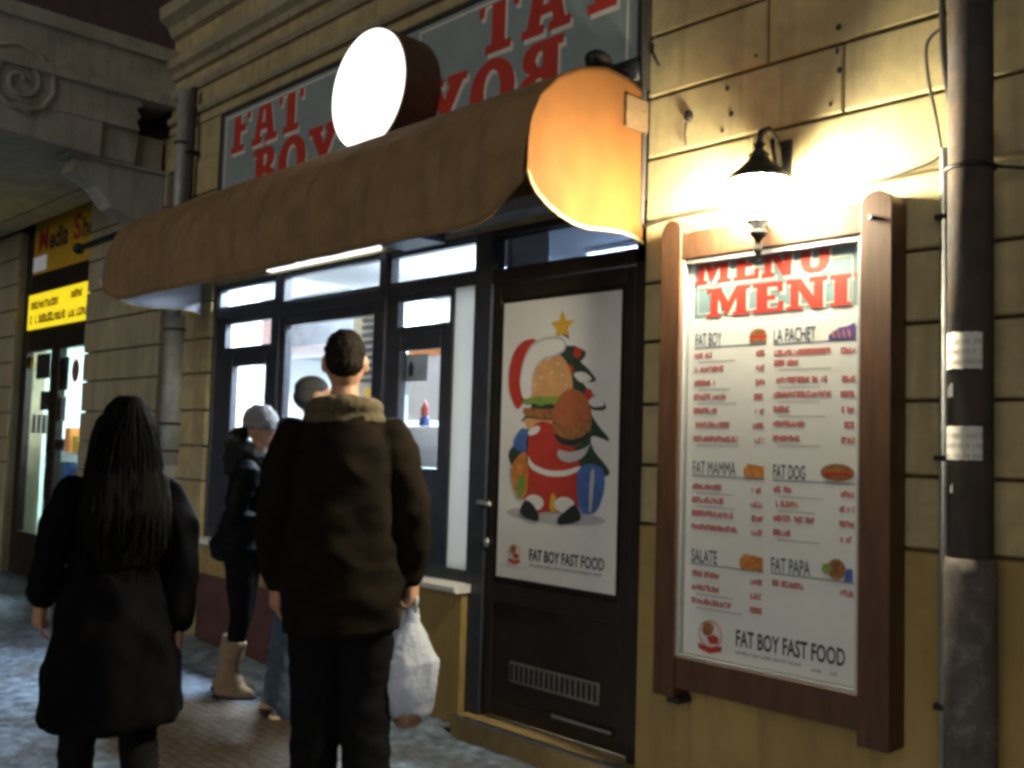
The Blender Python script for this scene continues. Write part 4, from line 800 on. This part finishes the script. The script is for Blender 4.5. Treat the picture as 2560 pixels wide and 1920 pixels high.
def figure(name_label, loc, rz, sc, hip=.92, legs=None, arms=None, curl=(.4, .4), bend=0.):
    root = thing("person", name_label, "person", loc, None, rz, sc)
    b = B()
    b.loft([(0, 0, .82, .14, .10), (0, 0, .92, .155, .11), (0, 0, 1.05, .135, .095), (0, 0, 1.2, .15, .10), (0, 0, 1.35, .165, .10), (0, -.005, 1.43, .12, .08), (0, 0, 1.48, .055, .055)])
    b.limb([(0, 0, 1.44), (0, .012, 1.56)], [.056, .052])
    b.ball((0, .01, 1.665), (.073, .092, .105)); b.ball((0, .035, 1.605), (.055, .062, .06)); b.limb([(0, .098, 1.665), (0, .117, 1.638)], [.011, .015], 8)
    b.ball((0, .092, 1.692), (.05, .014, .011)); b.limb([(-.02, .094, 1.602), (0, .1, 1.602), (.02, .094, 1.602)], [.006, .008, .006], 8)
    for s in (-1, 1): b.ball((s * .076, .0, 1.655), (.010, .022, .033)); b.ball((s * .031, .088, 1.672), (.013, .01, .009))
    for s, L in zip((-1, 1), legs): b.limb([(s * .085, 0, .88)] + [Vector(p) for p in L], [.085, .055, .042]); b.limb([Vector(L[-1]) + Vector((0, -.02, -.04)), Vector(L[-1]) + Vector((0, .13, -.055))], [.035, .028])
    for i, (s, A) in enumerate(zip((-1, 1), arms)):
        b.limb([(s * .185, 0, 1.39)] + [Vector(p) for p in A], [.05, .042, .028]); hand(b, A[-1], s, curl[i])
    body = melded(b, "body", skin, root, .0065, 2)
    return root
def sleeves(b, arms, r=(.082, .072, .055), sx=.195):
    for s, A in zip((-1, 1), arms):
        e, w = Vector(A[0]), Vector(A[1]); sh_ = Vector((s * sx, 0, 1.385)); b.limb([sh_, sh_.lerp(e, .5) + Vector((s * .012, -.004, .01)), e, e.lerp(w, .55), e.lerp(w, .97)], [r[0], (r[0] + r[1]) / 2 + .002, r[1], (r[1] + r[2]) / 2 + .003, r[2]])
def trousers(m, root, legs, r=(.105, .078, .066), name="trousers", fold=.007):
    b = B(); b.loft([(0, 0, .80, .15, .115), (0, 0, .92, .17, .125), (0, 0, .98, .155, .115)])
    for s, L in zip((-1, 1), legs): k, a = Vector(L[0]), Vector(L[1]); b.limb([(s * .085, 0, .87), Vector((s * .085, 0, .87)).lerp(k, .5), k, k.lerp(a, .5), a + Vector((0, 0, -.03))], [r[0], (r[0] + r[1]) / 2 + .004, r[1], (r[1] + r[2]) / 2, r[2]])
    return melded(b, name, m, root, .012, 3, fold, (7, 7, 13))
def shoes(m, sole, root, legs, h=.0):
    for s, L in zip((-1, 1), legs):
        a = Vector(L[-1]); z = a.z - .09; b = B()
        b.loft([(a.x, a.y + .045, z + .012, .047, .135), (a.x, a.y + .045, z + .05, .045, .13), (a.x, a.y + .02, z + .085, .042, .085), (a.x, a.y, z + .13 + h, .048, .056)], 20)
        o = melded(b, "shoe", m, root, .009, 3)
        B().loft([(a.x, a.y + .045, z - .005, .047, .138), (a.x, a.y + .045, z + .022, .050, .142)], 24).obj("sole", sole, o, True)

# foreground man, back to the camera, with the white bag
LG = [[(-.09, .03, .49), (-.095, .03, .09)], [(.09, .02, .49), (.095, -.05, .09)]]
AR = [[(-.240, -.03, 1.12), (-.228, .06, .88)], [(.245, -.03, 1.12), (.245, .03, .89)]]
man = figure("person with short dark hair in a brown jacket, back turned, holding a white bag", (-3.04, -1.165, 0), R(54), 1.022, legs=LG, arms=AR, curl=(.35, 1.25))
b = B(); b.loft([(0, 0, .70, .20, .155), (0, 0, .84, .215, .165), (0, 0, 1.0, .21, .155), (0, 0, 1.2, .20, .148), (0, -.005, 1.33, .192, .138), (0, -.01, 1.41, .15, .12), (0, -.01, 1.475, .115, .10), (0, 0, 1.50, .09, .085)], 30); sleeves(b, AR, (.074, .068, .056), .17)
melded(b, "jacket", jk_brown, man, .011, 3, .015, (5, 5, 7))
b = B(); b.tube([(.112 * math.cos(a), -.01 + .10 * math.sin(a), 1.492 + .018 * math.sin(-a)) for a in [2 * math.pi * k / 24 for k in range(24)]], .030, 12, True); b.loft([(0, -.01, 1.44, .155, .12), (0, -.01, 1.48, .135, .11), (0, -.005, 1.50, .10, .09)]); melded(b, "collar", collar_m, man, .009, 2, .004, (14, 14, 10), .003)
trousers(trs_black, man, LG, (.11, .09, .08)); shoes(shoe_m, black, man, LG)
b = B(); b.ball((0, -.012, 1.70), (.074, .094, .084)); b.ball((0, -.035, 1.66), (.069, .070, .06)); melded(b, "hair", hair_dark, man, .007, 1, 0, (1, 1, 1), .005)
# his bag and the parcel in it
man.rotation_euler.y = R(-1.6); hw = Matrix.Translation(man.location) @ man.rotation_euler.to_matrix().to_4x4() @ Matrix.Scale(1.022, 4) @ Vector((.25, .03, .775))
bag = thing("plastic_bag", "crumpled white plastic carrier bag held in the hand of the man in brown", "bag", (hw.x, hw.y, hw.z), None, R(54))
plastic = milky("white_bag_plastic", (.62, .66, .76), .45)
b = B(); b.loft([(0, 0, -.40, .055, .05), (0, 0, -.385, .085, .07), (0, 0, -.30, .10, .08), (0, 0, -.20, .108, .08), (0, 0, -.12, .072, .055), (0, 0, -.06, .04, .03), (0, 0, .0, .028, .022)]); melded(b, "bag_body", plastic, bag, .006, 0, .012, (11, 11, 4), .0025)
for s in (-1, 1): B().tube([(s * .012, -.02, -.03), (s * .018, -.03, .03), (s * .010, 0, .055), (s * .018, .03, .03), (s * .012, .02, -.03)], .007, 8).obj("handle", plastic, bag, True, True)
pc = B(); pc.ball((hw.x, hw.y, hw.z - .385), (.062, .058, .065)); o = melded(pc, "food_parcel", mat("brown_food_wrap", (.26, .15, .08), .7, .25, 20, .3, 50), None, .01, 2, .008, (14, 14, 9)); tag(o, "brown wrapped food parcel bulging from the bottom of the white bag", "parcel")

# foreground woman, long hair, walking left
LG = [[(-.10, .20, .50), (-.10, .20, .10)], [(.10, .03, .50), (.10, -.33, .17)]]
AR = [[(-.262, -.06, 1.10), (-.265, .14, .95)], [(.235, -.10, 1.10), (.225, -.06, .87)]]
wo = figure("person with long dark hair in a black coat walking past at the left", (-3.44, -1.855, 0), R(74), .868, legs=LG, arms=AR)
b = B(); b.loft([(0, 0, .50, .265, .26), (0, 0, .62, .26, .255), (0, 0, .8, .235, .225), (0, 0, .98, .20, .18), (0, 0, 1.1, .19, .16), (0, 0, 1.3, .195, .14), (0, -.005, 1.39, .165, .12), (0, 0, 1.47, .10, .09)], 30); sleeves(b, AR, (.066, .057, .05), .175)
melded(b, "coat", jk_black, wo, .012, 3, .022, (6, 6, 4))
b = B(); b.loft([(0, -.135, 1.10, .11, .035), (0, -.14, 1.18, .155, .055), (0, -.125, 1.32, .172, .075), (0, -.085, 1.45, .155, .095), (0, -.03, 1.57, .115, .112), (0, -.015, 1.66, .095, .112), (0, -.01, 1.73, .08, .092), (0, -.01, 1.772, .042, .05)], 28)
for s in (-1, 1): b.limb([(s * .088, .0, 1.66), (s * .105, .01, 1.5), (s * .12, .03, 1.33), (s * .10, .06, 1.2)], [.035, .042, .042, .022])
melded(b, "hair", hair_long, wo, .009, 2, .008, (22, 22, 3))
trousers(trs_black, wo, LG, (.10, .075, .065)); shoes(shoe_m, black, wo, LG)

q = random.Random(31); b = B()
for i in range(110):
    a = R(q.uniform(150, 390)); r0 = q.uniform(.75, 1.0); pts = []; ph = q.uniform(0, 6); L_ = q.uniform(.8, 1.06)
    for k in range(9):
        t = k / 8 * L_; z = 1.765 - .66 * t; w = .03 + .075 * min(1, t * 5) + .062 * math.sin(min(1, max(0, (t - .2) / .65)) * math.pi / 2) - .03 * max(0, t - .8) * 5 * .3
        pts.append((math.cos(a) * w * r0 * 1.04 + .006 * math.sin(ph + t * 9), -.012 - .115 * min(1, t * 1.4) * (1 if t < .75 else 1.1) + math.sin(a) * (.10 - .045 * t) * 1.12 + .006 * math.cos(ph + t * 7), z))
    b.tube(pts, [.0035] * 7 + [.0025, .001], 5)
lh = b.obj("loose_hair", hair_long, wo, True, True); lh["kind"] = "stuff"

# woman in the queue
LG = [[(-.075, .03, .5), (-.075, -.02, .09)], [(.075, .05, .5), (.075, .03, .09)]]
AR = [[(-.25, -.05, 1.12), (-.17, .17, 1.05)], [(.25, -.03, 1.12), (.16, .19, 1.05)]]
qw = figure("person in a black padded jacket, grey knitted hat and beige boots queueing at the window", (-5.05, -.55, 0), R(-42), .885, legs=LG, arms=AR, curl=(.8, .8))
b = B(); b.loft([(0, -.02, .83, .185, .17), (0, -.03, .92, .20, .185), (0, -.02, 1.02, .18, .15), (0, 0, 1.15, .18, .14), (0, 0, 1.3, .205, .145), (0, -.01, 1.4, .18, .125), (0, 0, 1.48, .1, .09)], 28); sleeves(b, AR, (.08, .072, .058))
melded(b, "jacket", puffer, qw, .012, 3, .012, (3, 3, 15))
b = B(); b.tube([(.125 * math.cos(a), -.04 + .11 * math.sin(a), 1.50 + .05 * math.sin(-a)) for a in [2 * math.pi * k / 24 for k in range(24)]], .048, 12, True); b.loft([(0, -.1, 1.36, .13, .07), (0, -.11, 1.47, .14, .085), (0, -.09, 1.56, .12, .07)]); melded(b, "fur_hood", fur, qw, .008, 1, .012, (18, 18, 18), .012)
b = B(); b.loft([(0, 0, 1.66, .098, .115), (0, -.005, 1.72, .098, .116), (0, -.01, 1.77, .08, .095), (0, -.01, 1.81, .04, .05)]); melded(b, "hat", knit, qw, .008, 1, .003, (30, 30, 4), .004)
b = B(); b.limb([(-.05, -.11, 1.62), (-.09, -.17, 1.60), (-.12, -.20, 1.52)], [.045, .045, .03]); melded(b, "hair", hair_dark, qw, .008, 1, .006, (20, 20, 6), .006)
trousers(trs_black, qw, LG, (.10, .066, .040), "leggings", .003)
for s, L in zip((-1, 1), LG):
    a = Vector(L[1]); b = B(); b.loft([(a.x, a.y + .045, .012, .047, .13), (a.x, a.y + .04, .05, .046, .125), (a.x, a.y + .015, .09, .05, .08), (a.x, a.y, .15, .056, .062), (a.x, a.y + .005, .24, .064, .066), (a.x, a.y + .012, .35, .070, .072)], 20); o = melded(b, "boot", suede, qw, .009, 2, .004, (10, 10, 12)); B().loft([(a.x, a.y + .045, -.004, .048, .134), (a.x, a.y + .045, .016, .05, .136)], 24).obj("sole", black, o, True)
qw.rotation_euler.x = R(-5)
# man in the queue
LG = [[(-.10, .02, .5), (-.11, -.01, .09)], [(.10, .02, .5), (.11, -.02, .09)]]
AR = [[(-.27, -.03, 1.12), (-.20, .17, 1.02)], [(.27, -.03, 1.12), (.20, .17, 1.02)]]
qm = figure("person with cropped grey hair in a slate blue jacket and jeans at the serving window", (-4.53, -.49, 0), R(-14), .985, legs=LG, arms=AR, curl=(.8, .8))
b = B(); b.loft([(0, 0, .82, .20, .155), (0, 0, .95, .21, .16), (0, 0, 1.15, .212, .155), (0, -.005, 1.32, .222, .148), (0, -.01, 1.42, .18, .125), (0, 0, 1.49, .095, .09)], 28); sleeves(b, AR, (.084, .074, .058))
b.tube([(.115 * math.cos(a), -.035 + .095 * math.sin(a), 1.475 + .03 * math.sin(-a)) for a in [2 * math.pi * k / 20 for k in range(20)]], .04, 12, True); b.ball((0, -.12, 1.41), (.12, .05, .09))
melded(b, "jacket", jk_blue, qm, .013, 4, .010, (7, 7, 9))
b = B(); b.ball((0, -.008, 1.705), (.076, .094, .072)); b.ball((0, -.03, 1.66), (.073, .074, .07)); melded(b, "hair", hair_short, qm, .007, 1, 0, (1, 1, 1), .0015)
trousers(jeans, qm, LG, (.115, .085, .078)); shoes(mat("grey_trainer", (.16, .17, .19), .6, .3, 20), rubber, qm, LG)
qm.rotation_euler.x = R(-2); qm.rotation_euler.y = R(2.2)
